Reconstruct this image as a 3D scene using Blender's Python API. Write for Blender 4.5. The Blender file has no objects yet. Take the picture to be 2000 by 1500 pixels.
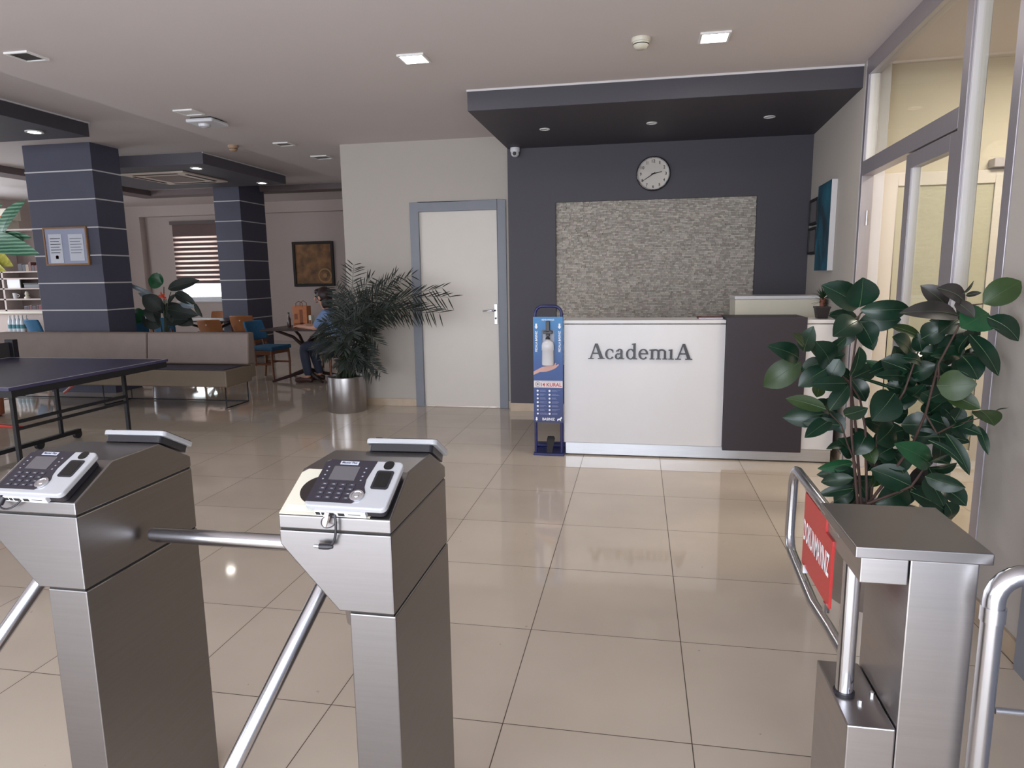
import bpy, bmesh, math, random
from mathutils import Vector, Matrix, Euler
random.seed(7)
PI = math.pi
C = bpy.context.scene.collection

# ---------------------------------------------------------------- camera
F_PX = 1322.13; CAM = Vector((0, 0, 1.44805))
PITCH, YAW, ROLL = -0.160120577, -0.185025185, -0.0141097214
_fw = Vector((math.sin(YAW)*math.cos(PITCH), math.cos(YAW)*math.cos(PITCH), math.sin(PITCH)))
_r0 = Vector((math.cos(YAW), -math.sin(YAW), 0)); _u0 = _r0.cross(_fw)
_cr, _sr = math.cos(ROLL), math.sin(ROLL)
RT = _cr*_r0 + _sr*_u0; UP = -_sr*_r0 + _cr*_u0
cd = bpy.data.cameras.new('camera'); cam = bpy.data.objects.new('camera', cd); C.objects.link(cam)
cd.sensor_width = 36; cd.lens = F_PX*36/2000; cd.clip_start = .02; cd.clip_end = 100
cam.matrix_world = Matrix(((RT.x, UP.x, -_fw.x, CAM.x), (RT.y, UP.y, -_fw.y, CAM.y), (RT.z, UP.z, -_fw.z, CAM.z), (0, 0, 0, 1)))
sc = bpy.context.scene; sc.camera = cam

# ---------------------------------------------------------------- light, exposure
W = bpy.data.worlds.new('daylight'); sc.world = W; W.use_nodes = True
bg = W.node_tree.nodes['Background']; bg.inputs[0].default_value = (.86, .92, 1, 1); bg.inputs[1].default_value = 6.6
sc.view_settings.view_transform = 'Standard'; sc.view_settings.look = 'None'
sc.view_settings.exposure = 0.0; sc.view_settings.gamma = 1.0; sc.view_settings.use_curve_mapping = False
def portal(name, loc, rot, sx, sy):
    l = bpy.data.lights.new(name, 'AREA'); l.shape = 'RECTANGLE'; l.size = sx; l.size_y = sy; l.cycles.is_portal = True
    o = bpy.data.objects.new(name, l); C.objects.link(o); o.location = loc; o.rotation_euler = rot
portal('entrance_daylight', (-1.17, -1.28, 1.3), (PI/2, 0, 0), 4.84, 2.6)          # sky light through the open glass front
portal('window_daylight', (-9.7, 14.75, 1.85), (-PI/2, 0, 0), 2.4, 1.9)
portal('added_front_daylight', (-8.65, -1.28, 1.65), (PI/2, 0, 0), 7.3, 1.7)   # unseen openings added on the entrance side to brighten the lounge
portal('added_side_daylight', (-12.85, 8.1, 1.75), (0, -PI/2, 0), 1.7, 6.2)  # unseen opening in the left wall, added to brighten the lounge

def ray(px, py):
    return _fw + RT*((px-1000)/F_PX) - UP*((py-750)/F_PX)
def at(px, py, x=None, y=None, z=None):
    d = ray(px, py)
    t = (x-CAM.x)/d.x if x is not None else (y-CAM.y)/d.y if y is not None else (z-CAM.z)/d.z
    return CAM + d*t

# ---------------------------------------------------------------- materials
MATS = {}
def lin(c): return tuple(((v/255)/12.92 if v <= 10 else (((v/255)+.055)/1.055)**2.4) for v in c)
def mat(name, rgb, rough=.5, metal=0, var=.04, scale=6, bump=0, bscale=60, spec=.5, emit=None, stretch=None, trans=0, coat=0):
    if name in MATS: return MATS[name]
    m = bpy.data.materials.new(name); m.use_nodes = True; n = m.node_tree; b = n.nodes['Principled BSDF']
    c = lin(rgb) if max(rgb) > 1 else rgb
    tc = n.nodes.new('ShaderNodeTexCoord'); mp = n.nodes.new('ShaderNodeMapping')
    if stretch: mp.inputs['Scale'].default_value = stretch
    n.links.new(tc.outputs['Object'], mp.inputs[0])
    nz = n.nodes.new('ShaderNodeTexNoise'); nz.inputs['Scale'].default_value = scale; nz.inputs['Detail'].default_value = 4
    n.links.new(mp.outputs[0], nz.inputs['Vector'])
    rp = n.nodes.new('ShaderNodeValToRGB')
    rp.color_ramp.elements[0].position = .3; rp.color_ramp.elements[1].position = .7
    rp.color_ramp.elements[0].color = tuple(max(0, v*(1-var)) for v in c)+(1,)
    rp.color_ramp.elements[1].color = tuple(min(1, v*(1+var)) for v in c)+(1,)
    n.links.new(nz.outputs['Fac'], rp.inputs[0]); n.links.new(rp.outputs[0], b.inputs['Base Color'])
    b.inputs['Roughness'].default_value = rough; b.inputs['Metallic'].default_value = metal
    b.inputs['Specular IOR Level'].default_value = spec
    if coat: b.inputs['Coat Weight'].default_value = coat; b.inputs['Coat Roughness'].default_value = .08
    if trans: b.inputs['Transmission Weight'].default_value = trans
    if bump:
        n2 = n.nodes.new('ShaderNodeTexNoise'); n2.inputs['Scale'].default_value = bscale; n2.inputs['Detail'].default_value = 3
        n.links.new(mp.outputs[0], n2.inputs['Vector'])
        bp = n.nodes.new('ShaderNodeBump'); bp.inputs['Strength'].default_value = bump; bp.inputs['Distance'].default_value = .01
        n.links.new(n2.outputs['Fac'], bp.inputs['Height']); n.links.new(bp.outputs[0], b.inputs['Normal'])
    if emit:
        b.inputs['Emission Color'].default_value = lin(emit[0])+(1,); b.inputs['Emission Strength'].default_value = emit[1]
    MATS[name] = m; return m

def floor_mat():
    m = bpy.data.materials.new('polished_tile'); m.use_nodes = True; n = m.node_tree; b = n.nodes['Principled BSDF']; L = n.links.new
    g = n.nodes.new('ShaderNodeNewGeometry'); s = n.nodes.new('ShaderNodeSeparateXYZ'); L(g.outputs['Position'], s.inputs[0])
    def M(op, a, v=None):
        q = n.nodes.new('ShaderNodeMath'); q.operation = op
        for i, x in enumerate((a, v)):
            if x is None: continue
            if isinstance(x, (int, float)): q.inputs[i].default_value = x
            else: L(x, q.inputs[i])
        return q.outputs[0]
    ds = []; ids = []
    for ax, off in (('X', -.4145), ('Y', 1.966)):
        t = M('DIVIDE', M('SUBTRACT', s.outputs[ax], off), .6)
        fr = M('FRACT', t); ids.append(M('FLOOR', t))
        ds.append(M('MINIMUM', fr, M('SUBTRACT', 1.0, fr)))
    d = M('MINIMUM', ds[0], ds[1]); grout = M('LESS_THAN', d, .0028)
    cmb = n.nodes.new('ShaderNodeCombineXYZ'); L(ids[0], cmb.inputs[0]); L(ids[1], cmb.inputs[1])
    wn = n.nodes.new('ShaderNodeTexWhiteNoise'); L(cmb.outputs[0], wn.inputs['Vector'])
    nz = n.nodes.new('ShaderNodeTexNoise'); nz.inputs['Scale'].default_value = 2.2; nz.inputs['Detail'].default_value = 6; L(g.outputs['Position'], nz.inputs['Vector'])
    f = M('ADD', M('MULTIPLY', wn.outputs['Value'], .25), M('MULTIPLY', nz.outputs['Fac'], .75))
    rp = n.nodes.new('ShaderNodeValToRGB'); L(f, rp.inputs[0])
    rp.color_ramp.elements[0].position = .25; rp.color_ramp.elements[1].position = .75
    rp.color_ramp.elements[0].color = lin((186, 172, 158))+(1,); rp.color_ramp.elements[1].color = lin((199, 185, 170))+(1,)
    sp = n.nodes.new('ShaderNodeTexNoise'); sp.inputs['Scale'].default_value = 26; sp.inputs['Detail'].default_value = 2; L(g.outputs['Position'], sp.inputs['Vector'])
    dirt = M('MULTIPLY', M('GREATER_THAN', sp.outputs['Fac'], .765), .35)
    mx0 = n.nodes.new('ShaderNodeMix'); mx0.data_type = 'RGBA'; L(dirt, mx0.inputs[0]); L(rp.outputs[0], mx0.inputs[6]); mx0.inputs[7].default_value = lin((110, 95, 80))+(1,)
    mx = n.nodes.new('ShaderNodeMix'); mx.data_type = 'RGBA'; L(grout, mx.inputs[0]); L(mx0.outputs[2], mx.inputs[6]); mx.inputs[7].default_value = lin((62, 50, 42))+(1,)
    L(mx.outputs[2], b.inputs['Base Color'])
    ro = M('ADD', M('MULTIPLY', grout, .5), M('ADD', M('MULTIPLY', nz.outputs['Fac'], .04), .035)); L(ro, b.inputs['Roughness'])
    b.inputs['Specular IOR Level'].default_value = .5
    return m

def glass_mat(name, tint=(1, 1, 1), refl=1.0):
    m = bpy.data.materials.new(name); m.use_nodes = True; n = m.node_tree; L = n.links.new
    for x in list(n.nodes):
        if x.type != 'OUTPUT_MATERIAL': n.nodes.remove(x)
    out = [x for x in n.nodes if x.type == 'OUTPUT_MATERIAL'][0]
    t = n.nodes.new('ShaderNodeBsdfTransparent'); t.inputs[0].default_value = tint+(1,)
    gl = n.nodes.new('ShaderNodeBsdfGlossy'); gl.inputs['Roughness'].default_value = .02
    lw = n.nodes.new('ShaderNodeLayerWeight'); lw.inputs[0].default_value = .5
    pw = n.nodes.new('ShaderNodeMath'); pw.operation = 'POWER'; L(lw.outputs['Facing'], pw.inputs[0]); pw.inputs[1].default_value = 5
    fr = n.nodes.new('ShaderNodeMath'); fr.operation = 'MULTIPLY_ADD'; L(pw.outputs[0], fr.inputs[0]); fr.inputs[1].default_value = .5*refl; fr.inputs[2].default_value = .04*refl
    mx = n.nodes.new('ShaderNodeMixShader'); L(fr.outputs[0], mx.inputs[0]); L(t.outputs[0], mx.inputs[1]); L(gl.outputs[0], mx.inputs[2]); L(mx.outputs[0], out.inputs[0])
    MATS[name] = m; return m

M_ = dict(
 ceil=mat('ceiling_paint', (205, 196, 194), .9, var=.012, scale=1.5, bump=.05, bscale=120),
 wall=mat('wall_paint', (178, 170, 163), .85, var=.015, scale=1.5, bump=.05, bscale=160),
 loungewall=mat('lounge_wall_paint', (186, 172, 166), .85, var=.015, scale=1.5),
 officewall=mat('office_wall_paint', (210, 201, 184), .85, var=.015, scale=1.5),
 grey=mat('dark_grey_paint', (68, 65, 73), .6, var=.03, scale=2, bump=.04, bscale=160),
 trimgrey=mat('door_grey_paint', (124, 126, 136), .45, var=.03),
 door=mat('door_paint', (212, 204, 197), .45, var=.01),
 white=mat('white_laminate', (208, 205, 207), .25, var=.008),
 whiteplastic=mat('white_plastic', (206, 205, 209), .35, var=.01),
 cream=mat('cream_plastic', (206, 200, 184), .4, var=.02),
 plum=mat('plum_laminate', (46, 39, 47), .5, var=.02),
 alu=mat('anodised_aluminium', (176, 170, 176), .42, .75, var=.03, stretch=(40, 40, 1)),
 plinth=mat('plinth_aluminium', (196, 198, 204), .3, .8, var=.04, stretch=(1, 1, 40)),
 gsteel=mat('lightened_steel', (178, 174, 174), .3, 1, var=.03, scale=5, stretch=(1, 1, 30), bump=.008, bscale=20),  # lighter copy of the turnstile steel, the gate's brighter reflection put into the colour
 tube=mat('steel_tube', (196, 196, 200), .22, 1, var=.03),
 lidsteel=mat('shaded_lid_steel', (152, 148, 148), .3, 1, var=.03, scale=5, stretch=(1, 1, 30)),  # darker copy of the gate steel, the lid's dim reflection put into the colour
 steel=mat('brushed_steel', (132, 128, 128), .36, 1, var=.03, scale=5, stretch=(1, 1, 30), bump=.008, bscale=20),
 chrome=mat('polished_steel', (214, 216, 222), .1, 1, var=.02),
 seam=mat('seam_black', (28, 25, 24), .8),
 black=mat('black_plastic', (34, 32, 38), .35, var=.05),
 blackmat=mat('black_metal', (30, 28, 31), .5, .2),
 silverp=mat('silver_plastic', (178, 178, 182), .32, .15, var=.02),
 screen=mat('lcd_screen', (92, 88, 92), .12, var=.02),
 glassblack=mat('black_glass', (10, 10, 12), .06),
 skirt=mat('beige_tile', (178, 158, 136), .25, var=.05, scale=10),
 sofa=mat('taupe_leather', (128, 112, 104), .5, var=.04, scale=8, bump=.08, bscale=90),
 sofab=mat('olive_taupe_leather', (122, 108, 92), .5, var=.04, scale=8, bump=.08, bscale=90),
 navy=mat('navy_cloth', (56, 55, 74), .55, var=.05, scale=30),
 ttop=mat('table_blue', (58, 54, 84), .4, var=.04),
 wood=mat('walnut', (120, 72, 44), .4, var=.2, scale=4, stretch=(2, 2, 20)),
 bentwood=mat('bent_beech', (166, 106, 66), .35, var=.12, scale=4, stretch=(3, 3, 24)),
 darkwood=mat('dark_wood', (58, 40, 38), .4, var=.15, scale=4, stretch=(2, 2, 14)),
 teal=mat('teal_velvet', (38, 92, 128), .75, var=.08, scale=25),
 red=mat('red_acrylic', (172, 46, 44), .35, var=.02),
 redpaint=mat('red_paint', (170, 50, 40), .4),
 whiteink=mat('white_print', (238, 238, 240), .6), blackink=mat('black_print', (26, 24, 28), .5),
 leaf=mat('rubber_leaf', (24, 50, 36), .3, var=.28, scale=9, spec=.5),
 leafl=mat('young_leaf', (46, 66, 32), .38, var=.25, scale=12),
 leafb=mat('bright_leaf', (34, 84, 52), .3, var=.2, scale=12),
 leafg=mat('bronze_leaf', (58, 54, 52), .35, var=.2, scale=12),
 vein=mat('leaf_vein', (86, 108, 74), .5),
 palm=mat('palm_leaf', (24, 33, 26), .55, var=.3, scale=10),
 stem=mat('brown_stem', (72, 52, 46), .6, var=.2, scale=20),
 gstem=mat('green_stem', (44, 54, 34), .5, var=.2, scale=20),
 soil=mat('potting_soil', (50, 40, 34), .95, var=.3, scale=60, bump=.6, bscale=60),
 navypaint=mat('navy_paint', (26, 30, 86), .35, var=.03),
 lightcan=mat('white_lamp_metal', (226, 224, 222), .4),
 lampdark=mat('unlit_diffuser', (120, 112, 108), .4), voidd=mat('dark_void', (60, 54, 52), .7),
 led=mat('lit_diffuser', (255, 255, 255), .5, emit=((255, 252, 246), 30)),
 spotled=mat('lit_spot', (255, 255, 255), .5, emit=((255, 250, 240), 40)),
 glass=glass_mat('clear_glass', (.97, .98, .96)),
 paper=mat('paper', (214, 216, 226), .7, var=.02), kraft=mat('kraft_paper', (176, 110, 72), .8, var=.1, scale=14),
 ply=mat('oak_frame', (150, 108, 70), .5, var=.15, stretch=(4, 4, 30)),
)

# ---------------------------------------------------------------- mesh helpers
ORG = {}
class MB:
    def __init__(s): s.v = []; s.f = []; s.mi = []; s.m = 0
    def add(s, vs, fs):
        o = len(s.v); s.v += [Vector(v) for v in vs]; s.f += [tuple(i+o for i in f) for f in fs]; s.mi += [s.m]*len(fs); return s
    def box(s, x0, x1, y0, y1, z0, z1, T=None):
        vs = [Vector((x, y, z)) for z in (z0, z1) for y in (y0, y1) for x in (x0, x1)]
        if T: vs = [T(v) if callable(T) else T @ v for v in vs]
        return s.add(vs, [(0, 2, 3, 1), (4, 5, 7, 6), (0, 1, 5, 4), (2, 6, 7, 3), (0, 4, 6, 2), (1, 3, 7, 5)])
    def prism(s, poly, fn, a, b):
        n = len(poly); vs = [fn(p[0], p[1], a) for p in poly]+[fn(p[0], p[1], b) for p in poly]
        return s.add(vs, [tuple(range(n)), tuple(range(2*n-1, n-1, -1))]+[(i, (i+1) % n, n+(i+1) % n, n+i) for i in range(n)])
    def cyl(s, p0, p1, r0, r1=None, n=16, cap=True):
        r1 = r0 if r1 is None else r1
        return s.tube([p0, p1], [r0, r1], n, cap)
    def tube(s, pts, r, n=10, cap=True):
        pts = [Vector(p) for p in pts]; rs = r if isinstance(r, (list, tuple)) else [r]*len(pts)
        o = len(s.v); up = None; N = len(pts)
        for i, p in enumerate(pts):
            d = (pts[min(i+1, N-1)]-pts[max(i-1, 0)]).normalized()
            if up is None:
                up = d.orthogonal().normalized()
            up = (up-d*up.dot(d)).normalized(); q = d.cross(up)
            for k in range(n):
                a = 2*PI*k/n; s.v.append(p+(up*math.cos(a)+q*math.sin(a))*rs[i])
        for i in range(N-1):
            for k in range(n):
                s.f.append((o+i*n+k, o+i*n+(k+1) % n, o+(i+1)*n+(k+1) % n, o+(i+1)*n+k)); s.mi.append(s.m)
        if cap:
            s.f.append(tuple(o+k for k in range(n))[::-1]); s.mi.append(s.m)
            s.f.append(tuple(o+(N-1)*n+k for k in range(n))); s.mi.append(s.m)
        return s
    def lathe(s, c, prof, n=28, axis='z', ry=1.0, cap=True):
        o = len(s.v); c = Vector(c)
        for (r, h) in prof:
            for k in range(n):
                a = 2*PI*k/n; u, w = r*math.cos(a), r*ry*math.sin(a)
                s.v.append(c+(Vector((u, w, h)) if axis == 'z' else Vector((u, h, w)) if axis == 'y' else Vector((h, u, w))))
        for i in range(len(prof)-1):
            for k in range(n):
                s.f.append((o+i*n+k, o+i*n+(k+1) % n, o+(i+1)*n+(k+1) % n, o+(i+1)*n+k)); s.mi.append(s.m)
        for i in (0, len(prof)-1):
            if cap and prof[i][0] > 1e-5:
                s.f.append(tuple(o+i*n+k for k in range(n))); s.mi.append(s.m)
        return s
    def ell(s, c, rx, ry, rz, n=16, m=10):
        return s.lathe_s(c, rx, ry, rz, n, m)
    def lathe_s(s, c, rx, ry, rz, n, m):
        o = len(s.v); c = Vector(c)
        for i in range(m+1):
            t = PI*i/m; r = max(math.sin(t), 1e-4)
            for k in range(n):
                a = 2*PI*k/n; s.v.append(c+Vector((rx*r*math.cos(a), ry*r*math.sin(a), -rz*math.cos(t))))
        for i in range(m):
            for k in range(n):
                s.f.append((o+i*n+k, o+i*n+(k+1) % n, o+(i+1)*n+(k+1) % n, o+(i+1)*n+k)); s.mi.append(s.m)
        return s
    def build(s, name, mats, parent=None, smooth=False, bevel=0, seg=2, label=None):
        me = bpy.data.meshes.new(name)
        if parent is not None: org = ORG[parent.name]
        else:
            xs = [v.x for v in s.v]; ys = [v.y for v in s.v]; zs = [v.z for v in s.v]
            org = Vector(((min(xs)+max(xs))/2, (min(ys)+max(ys))/2, min(zs)))
        me.from_pydata([v-org for v in s.v], [], s.f)
        mats = mats if isinstance(mats, (list, tuple)) else [mats]
        for m in mats: me.materials.append(M_[m] if isinstance(m, str) else m)
        for p, i in zip(me.polygons, s.mi): p.material_index = i
        bm = bmesh.new(); bm.from_mesh(me); bmesh.ops.remove_doubles(bm, verts=bm.verts, dist=1e-6); bmesh.ops.recalc_face_normals(bm, faces=bm.faces); bm.to_mesh(me); bm.free()
        if smooth:
            for p in me.polygons: p.use_smooth = True
        o = bpy.data.objects.new(name, me); C.objects.link(o)
        if parent is not None: o.parent = parent
        else: o.location = org
        ORG[o.name] = org
        if bevel:
            b = o.modifiers.new('bevel', 'BEVEL'); b.width = bevel; b.segments = seg; b.limit_method = 'ANGLE'; b.angle_limit = math.radians(50)
        if smooth:
            try:
                me.set_sharp_from_angle(angle=math.radians(42))
            except Exception: pass
        if label: o['label'] = label
        return o
def tag(o, label, cat, group=None):
    o['label'] = label; o['category'] = cat
    if group: o['group'] = group
    return o
def thing(name, label, cat, loc=(0, 0, 0), group=None):
    o = bpy.data.objects.new(name, None); C.objects.link(o); o.location = loc; o.empty_display_size = .1
    ORG[o.name] = Vector(loc); return tag(o, label, cat, group)
def struct(name, mb, m, bevel=0, smooth=False):
    o = mb.build(name, m, None, smooth, bevel); o['kind'] = 'structure'; return o
def copy_tree(o, parent=None):
    c = o.copy(); C.objects.link(c)
    if parent is not None: c.parent = parent; c.matrix_parent_inverse = o.matrix_parent_inverse
    for ch in list(o.children): copy_tree(ch, c)
    return c
def lamp(parent, kind, energy, loc, rot=(0, 0, 0), size=.15, color=(1, .96, .9), blend=None, angle=None):
    l = bpy.data.lights.new('lamp_glow', kind); l.energy = energy; l.color = color
    if kind == 'AREA': l.size = size
    if kind == 'SPOT': l.spot_size = angle or 1.6; l.spot_blend = .6; l.shadow_soft_size = size
    o = bpy.data.objects.new('lamp_glow', l); C.objects.link(o); o.location = Vector(loc)-ORG[parent.name]; o.rotation_euler = rot; o.parent = parent

def text_polys(s, bold=0):
    c = bpy.data.curves.new('lettering', 'FONT'); c.body = s; c.size = 1; c.offset = bold; c.resolution_u = 3
    o = bpy.data.objects.new('lettering', c); C.objects.link(o)
    dg = bpy.context.evaluated_depsgraph_get(); dg.update()
    me = bpy.data.meshes.new_from_object(o.evaluated_get(dg))
    vs = [v.co.copy() for v in me.vertices]; fs = [tuple(p.vertices) for p in me.polygons]
    bpy.data.objects.remove(o); bpy.data.curves.remove(c); bpy.data.meshes.remove(me)
    return vs, fs
def text(mb, s, org, xd, yd, width, height, bold=.0, centre=True):
    vs, fs = text_polys(s, bold)
    x0, x1 = min(v.x for v in vs), max(v.x for v in vs); y0, y1 = min(v.y for v in vs), max(v.y for v in vs)
    org, xd, yd = Vector(org), Vector(xd).normalized(), Vector(yd).normalized()
    ox = .5 if centre else 0
    mb.add([org+xd*(((v.x-x0)/(x1-x0)-ox)*width)+yd*(((v.y-y0)/max(1e-6, y1-y0)-ox)*height) for v in vs], fs)
def bez(p, n=12):
    p = [Vector(q) for q in p]; out = []
    for i in range(n+1):
        t = i/n; q = list(p)
        while len(q) > 1: q = [q[k].lerp(q[k+1], t) for k in range(len(q)-1)]
        out.append(q[0])
    return out
def leaf(mb, B, T, w, nrm, droop=.12, fold=.25, n=8, shape=.42, vein=None):
    B, T, nrm = Vector(B), Vector(T), Vector(nrm).normalized()
    d = T-B; L = d.length; side = d.cross(nrm).normalized(); nn = side.cross(d).normalized()
    o = len(mb.v)
    mids = []
    for i in range(n+1):
        t = i/n; wd = w*.5*max(.03, math.sin(PI*t**.88)**.62*(1 if t < .8 else 1-(t-.8)*1.1)) if 0 < t < 1 else w*.02
        c = B+d*t+nn*(math.sin(PI*t)*droop*L) ; mids.append(c)
        lift = nn*(wd*fold)
        mb.v += [c-side*wd+lift, c-side*wd*.5+lift*.35, c, c+side*wd*.5+lift*.35, c+side*wd+lift]
    for i in range(n):
        for k in range(4):
            a = o+i*5+k; mb.f.append((a, a+1, a+6, a+5)); mb.mi.append(mb.m)
    if vein is not None:
        vein.tube([m+nn*.0015-Vector((0, .001, 0)) for m in mids], [max(.0006, .0016*(1-i/(n+1))) for i in range(n+1)], 4)

# ================================================================ setting
YD, YG, ZC, ZL, XL, YB = 7.17, 7.03, 2.86, 3.13, -4.3, 14.5
TH = .0437
def Wx(y, off=0): return 1.40+TH*(y-2.6)+off
def WT(v): return Vector((Wx(v.y, v.x), v.y-TH*v.x, v.z))          # (offset, y, z) on the slanted right wall
def atw(px, py, off=0):
    d = ray(px, py); n = Vector((1, -TH, 0)); t = ((1.40-TH*2.6+off)-n.dot(CAM))/n.dot(d); return CAM+d*t
struct('floor', MB().box(-13, 4, -1.3, 15, -.1, 0), floor_mat())
struct('ceiling', MB().box(XL, 4, -1.3, 15, ZC, ZC+.4), 'ceil')
struct('ceiling', MB().box(-13, XL, -1.3, 15, ZL, ZL+.13), 'ceil')
# room with the door
xd0, xd1 = at(822, 600, y=YD).x, at(976, 600, y=YD).x; dz = 2.135
xg = -1.325
mb = MB(); mb.box(-3.2, xd0, YD, YD+.15, 0, ZC); mb.box(xd1, xg, YD, YD+.15, 0, ZC); mb.box(xd0, xd1, YD, YD+.15, dz, ZC)
mb.box(-3.2, -3.05, YD+.15, YB, 0, ZC)
struct('wall_back', mb, 'wall')
d1 = MB().box(xd0+.003, xd1-.003, YD+.02, YD+.06, .01, dz-.003).build('door_1', 'door', None, bevel=.003); d1['kind'] = 'structure'
fr = MB()
for a, b in ((xd0-.085, xd0+.01), (xd1-.01, xd1+.085)): fr.box(a, b, YD-.02, YD+.10, 0, dz+.09)
fr.box(xd0+.01, xd1-.01, YD-.02, YD+.10, dz-.01, dz+.09)
fr.build('door_frame', 'trimgrey', d1, bevel=.004)
hx = at(968, 615, y=YD).x
hp = MB().box(hx-.018, hx+.02, YD+.008, YD+.02, .92, 1.14).build('handle_plate', 'gsteel', d1, bevel=.003)
MB().tube(bez([(hx, YD+.02, 1.07), (hx, YD-.05, 1.07), (hx-.02, YD-.05, 1.07), (hx-.13, YD-.045, 1.065)], 10), .009).build('door_handle', 'chrome', d1, smooth=True)
MB().cyl((hx, YD+.009, .985), (hx, YD-.002, .985), .010).build('keyhole', 'black', hp)
struct('baseboard_back', MB().box(-3.2, xd0-.086, YD-.014, YD, 0, .085).box(xd1+.086, xg, YD-.014, YD, 0, .085), 'skirt', .002)
# dark reception wall with recessed stone panel
pa, pb = at(1085, 393, y=YG), at(1480, 378, y=YG); pz = 2.165
xr = Wx(YG)
mb = MB(); mb.box(xg, pa.x, YG, YG+.2, 0, ZC); mb.box(pb.x, xr+.05, YG, YG+.2, 0, ZC); mb.box(pa.x, pb.x, YG, YG+.2, pz, ZC); mb.box(pa.x, pb.x, YG+.06, YG+.2, 0, pz)
mb.box(xg-.006, xg, YG, YD+.14, 0, ZC)
struct('wall_reception', mb, 'grey')
struct('baseboard_reception', MB().box(xg-.01, 1.5, YG-.018, YG, 0, .09), 'skirt', .002)
def stone_mat():
    m = mat('split_stone', (172, 162, 152), .8, var=.2, scale=3)
    n = m.node_tree; b = n.nodes['Principled BSDF']; L = n.links.new
    g = n.nodes.new('ShaderNodeNewGeometry'); rp = n.nodes.new('ShaderNodeValToRGB')
    rp.color_ramp.elements[0].color = lin((150, 139, 128))+(1,); rp.color_ramp.elements[1].color = lin((190, 180, 168))+(1,)
    e = rp.color_ramp.elements.new(.5); e.color = lin((170, 160, 149))+(1,)
    L(g.outputs['Random Per Island'], rp.inputs[0])
    nz = n.nodes.new('ShaderNodeTexNoise'); nz.inputs['Scale'].default_value = 90; mx = n.nodes.new('ShaderNodeMix'); mx.data_type = 'RGBA'; mx.blend_type = 'MULTIPLY'; mx.inputs[0].default_value = .45
    L(rp.outputs[0], mx.inputs[6]); L(nz.outputs['Color'], mx.inputs[7]); 
    hs = n.nodes.new('ShaderNodeHueSaturation'); hs.inputs['Saturation'].default_value = .8; hs.inputs['Value'].default_value = 1.35; L(mx.outputs[2], hs.inputs['Color']); L(hs.outputs[0], b.inputs['Base Color'])
    return m
mb = MB(); rng = random.Random(3); z = .5; hh = .0165
while z < pz-.005:
    x = pa.x+rng.uniform(-.03, 0)
    while x < pb.x:
        w = rng.choice((.022, .03, .036, .045)); a, b = max(x, pa.x+.001), min(x+w-.001, pb.x-.001)
        if b-a > .004:
            q = rng.random()**2*.018; t = rng.uniform(-.003, .003)
            y0 = YG+.045-q; vs = [(a, YG+.06, z), (b, YG+.06, z), (b, YG+.06, z+hh-.0012), (a, YG+.06, z+hh-.0012), (a, y0+t, z), (b, y0-t, z), (b, y0-t*.5, z+hh-.0012), (a, y0+t*.5, z+hh-.0012)]
            mb.add(vs, [(4, 5, 6, 7), (0, 1, 5, 4), (1, 2, 6, 5), (2, 3, 7, 6), (3, 0, 4, 7)])
        x += w
    z += hh
tag(mb.build('stone_panel', stone_mat()), 'pale split-face stone mosaic panel recessed in the dark reception wall', 'wall panel')
# dropped canopy over reception
zc0 = 2.705; yc0 = 5.37
mb = MB(); q = [(xg, yc0), (Wx(yc0)+.02, yc0), (Wx(YG)+.02, YG), (xg, YG)]
mb.prism(q, lambda a, b, c: Vector((a, b, c)), zc0, ZC-.012)
struct('ceiling_canopy', mb, 'grey', .002)
struct('trim_1', MB().box(xg-.005, Wx(yc0)+.02, yc0-.006, yc0+.01, ZC-.014, ZC), 'white')
# right wall, slanted
mb = MB(); mb.box(0, .15, 5.29, YG+.2, 0, ZC, WT)
struct('wall_right', mb, 'wall')
struct('trim_2', MB().box(-.006, .15, 5.262, 5.29, 0, ZC, WT), 'white', .002)
struct('wall_right', MB().box(0, .15, 2.57, 3.02, 0, ZC, WT), 'wall')
struct('wall_right', MB().box(-.03, .15, -1.3, 2.57, 0, ZC, WT), 'trimgrey')
struct('baseboard_right', MB().box(-.014, 0, 2.572, 3.02, 0, .085, WT).box(-.014, 0, 5.29, YG-.02, 0, .085, WT), 'skirt', .002)
# glazed partition
yl, ym0, ym1, yp = 5.262, 3.44, 3.60, 3.02
g = thing('glass_partition', 'tall aluminium framed glass partition with an open doorway on the right', 'glass partition', (Wx(4.1), 4.1, 0))
P = lambda *a: MB().box(*a, WT)
fo = (-.006, .07)
P(*fo, yl-.05, yl, 0, ZC).build('jamb', 'alu', g, bevel=.002)
P(*fo, yp, yp+.07, 0, ZC).build('end_post', 'alu', g, bevel=.002)
P(*fo, ym1-.075, ym1, 0, ZC).build('mullion', 'alu', g, bevel=.002)
P(*fo, ym1, yl-.05, ZC-.11, ZC).box(*fo, yp+.07, ym1-.075, ZC-.06, ZC, WT).build('head_rail', 'alu', g, bevel=.002)
P(*fo, ym1, yl-.05, 2.088, 2.185).build('transom', 'alu', g, bevel=.002)
P(*fo, yp+.07, ym1-.075, 0, .09).build('sill_rail', 'alu', g, bevel=.002)
P(.025, .033, ym1, yl-.05, 2.185, ZC-.11).build('upper_pane', 'glass', g)
P(.025, .033, yp+.07, ym1-.075, .09, ZC-.06).build('side_pane', 'glass', g)
dl = P(.0, .05, 4.225, 4.312, .01, 2.08).box(.0, .05, ym1+.003, ym1+.09, .01, 2.08, WT).box(.0, .05, ym1+.09, 4.225, 2.0, 2.08, WT).box(.0, .05, ym1+.09, 4.225, .01, .12, WT).build('door_leaf', 'alu', g, bevel=.002)
P(.021, .028, ym1+.09, 4.225, .12, 2.0).build('pane', 'glass', dl)
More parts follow.
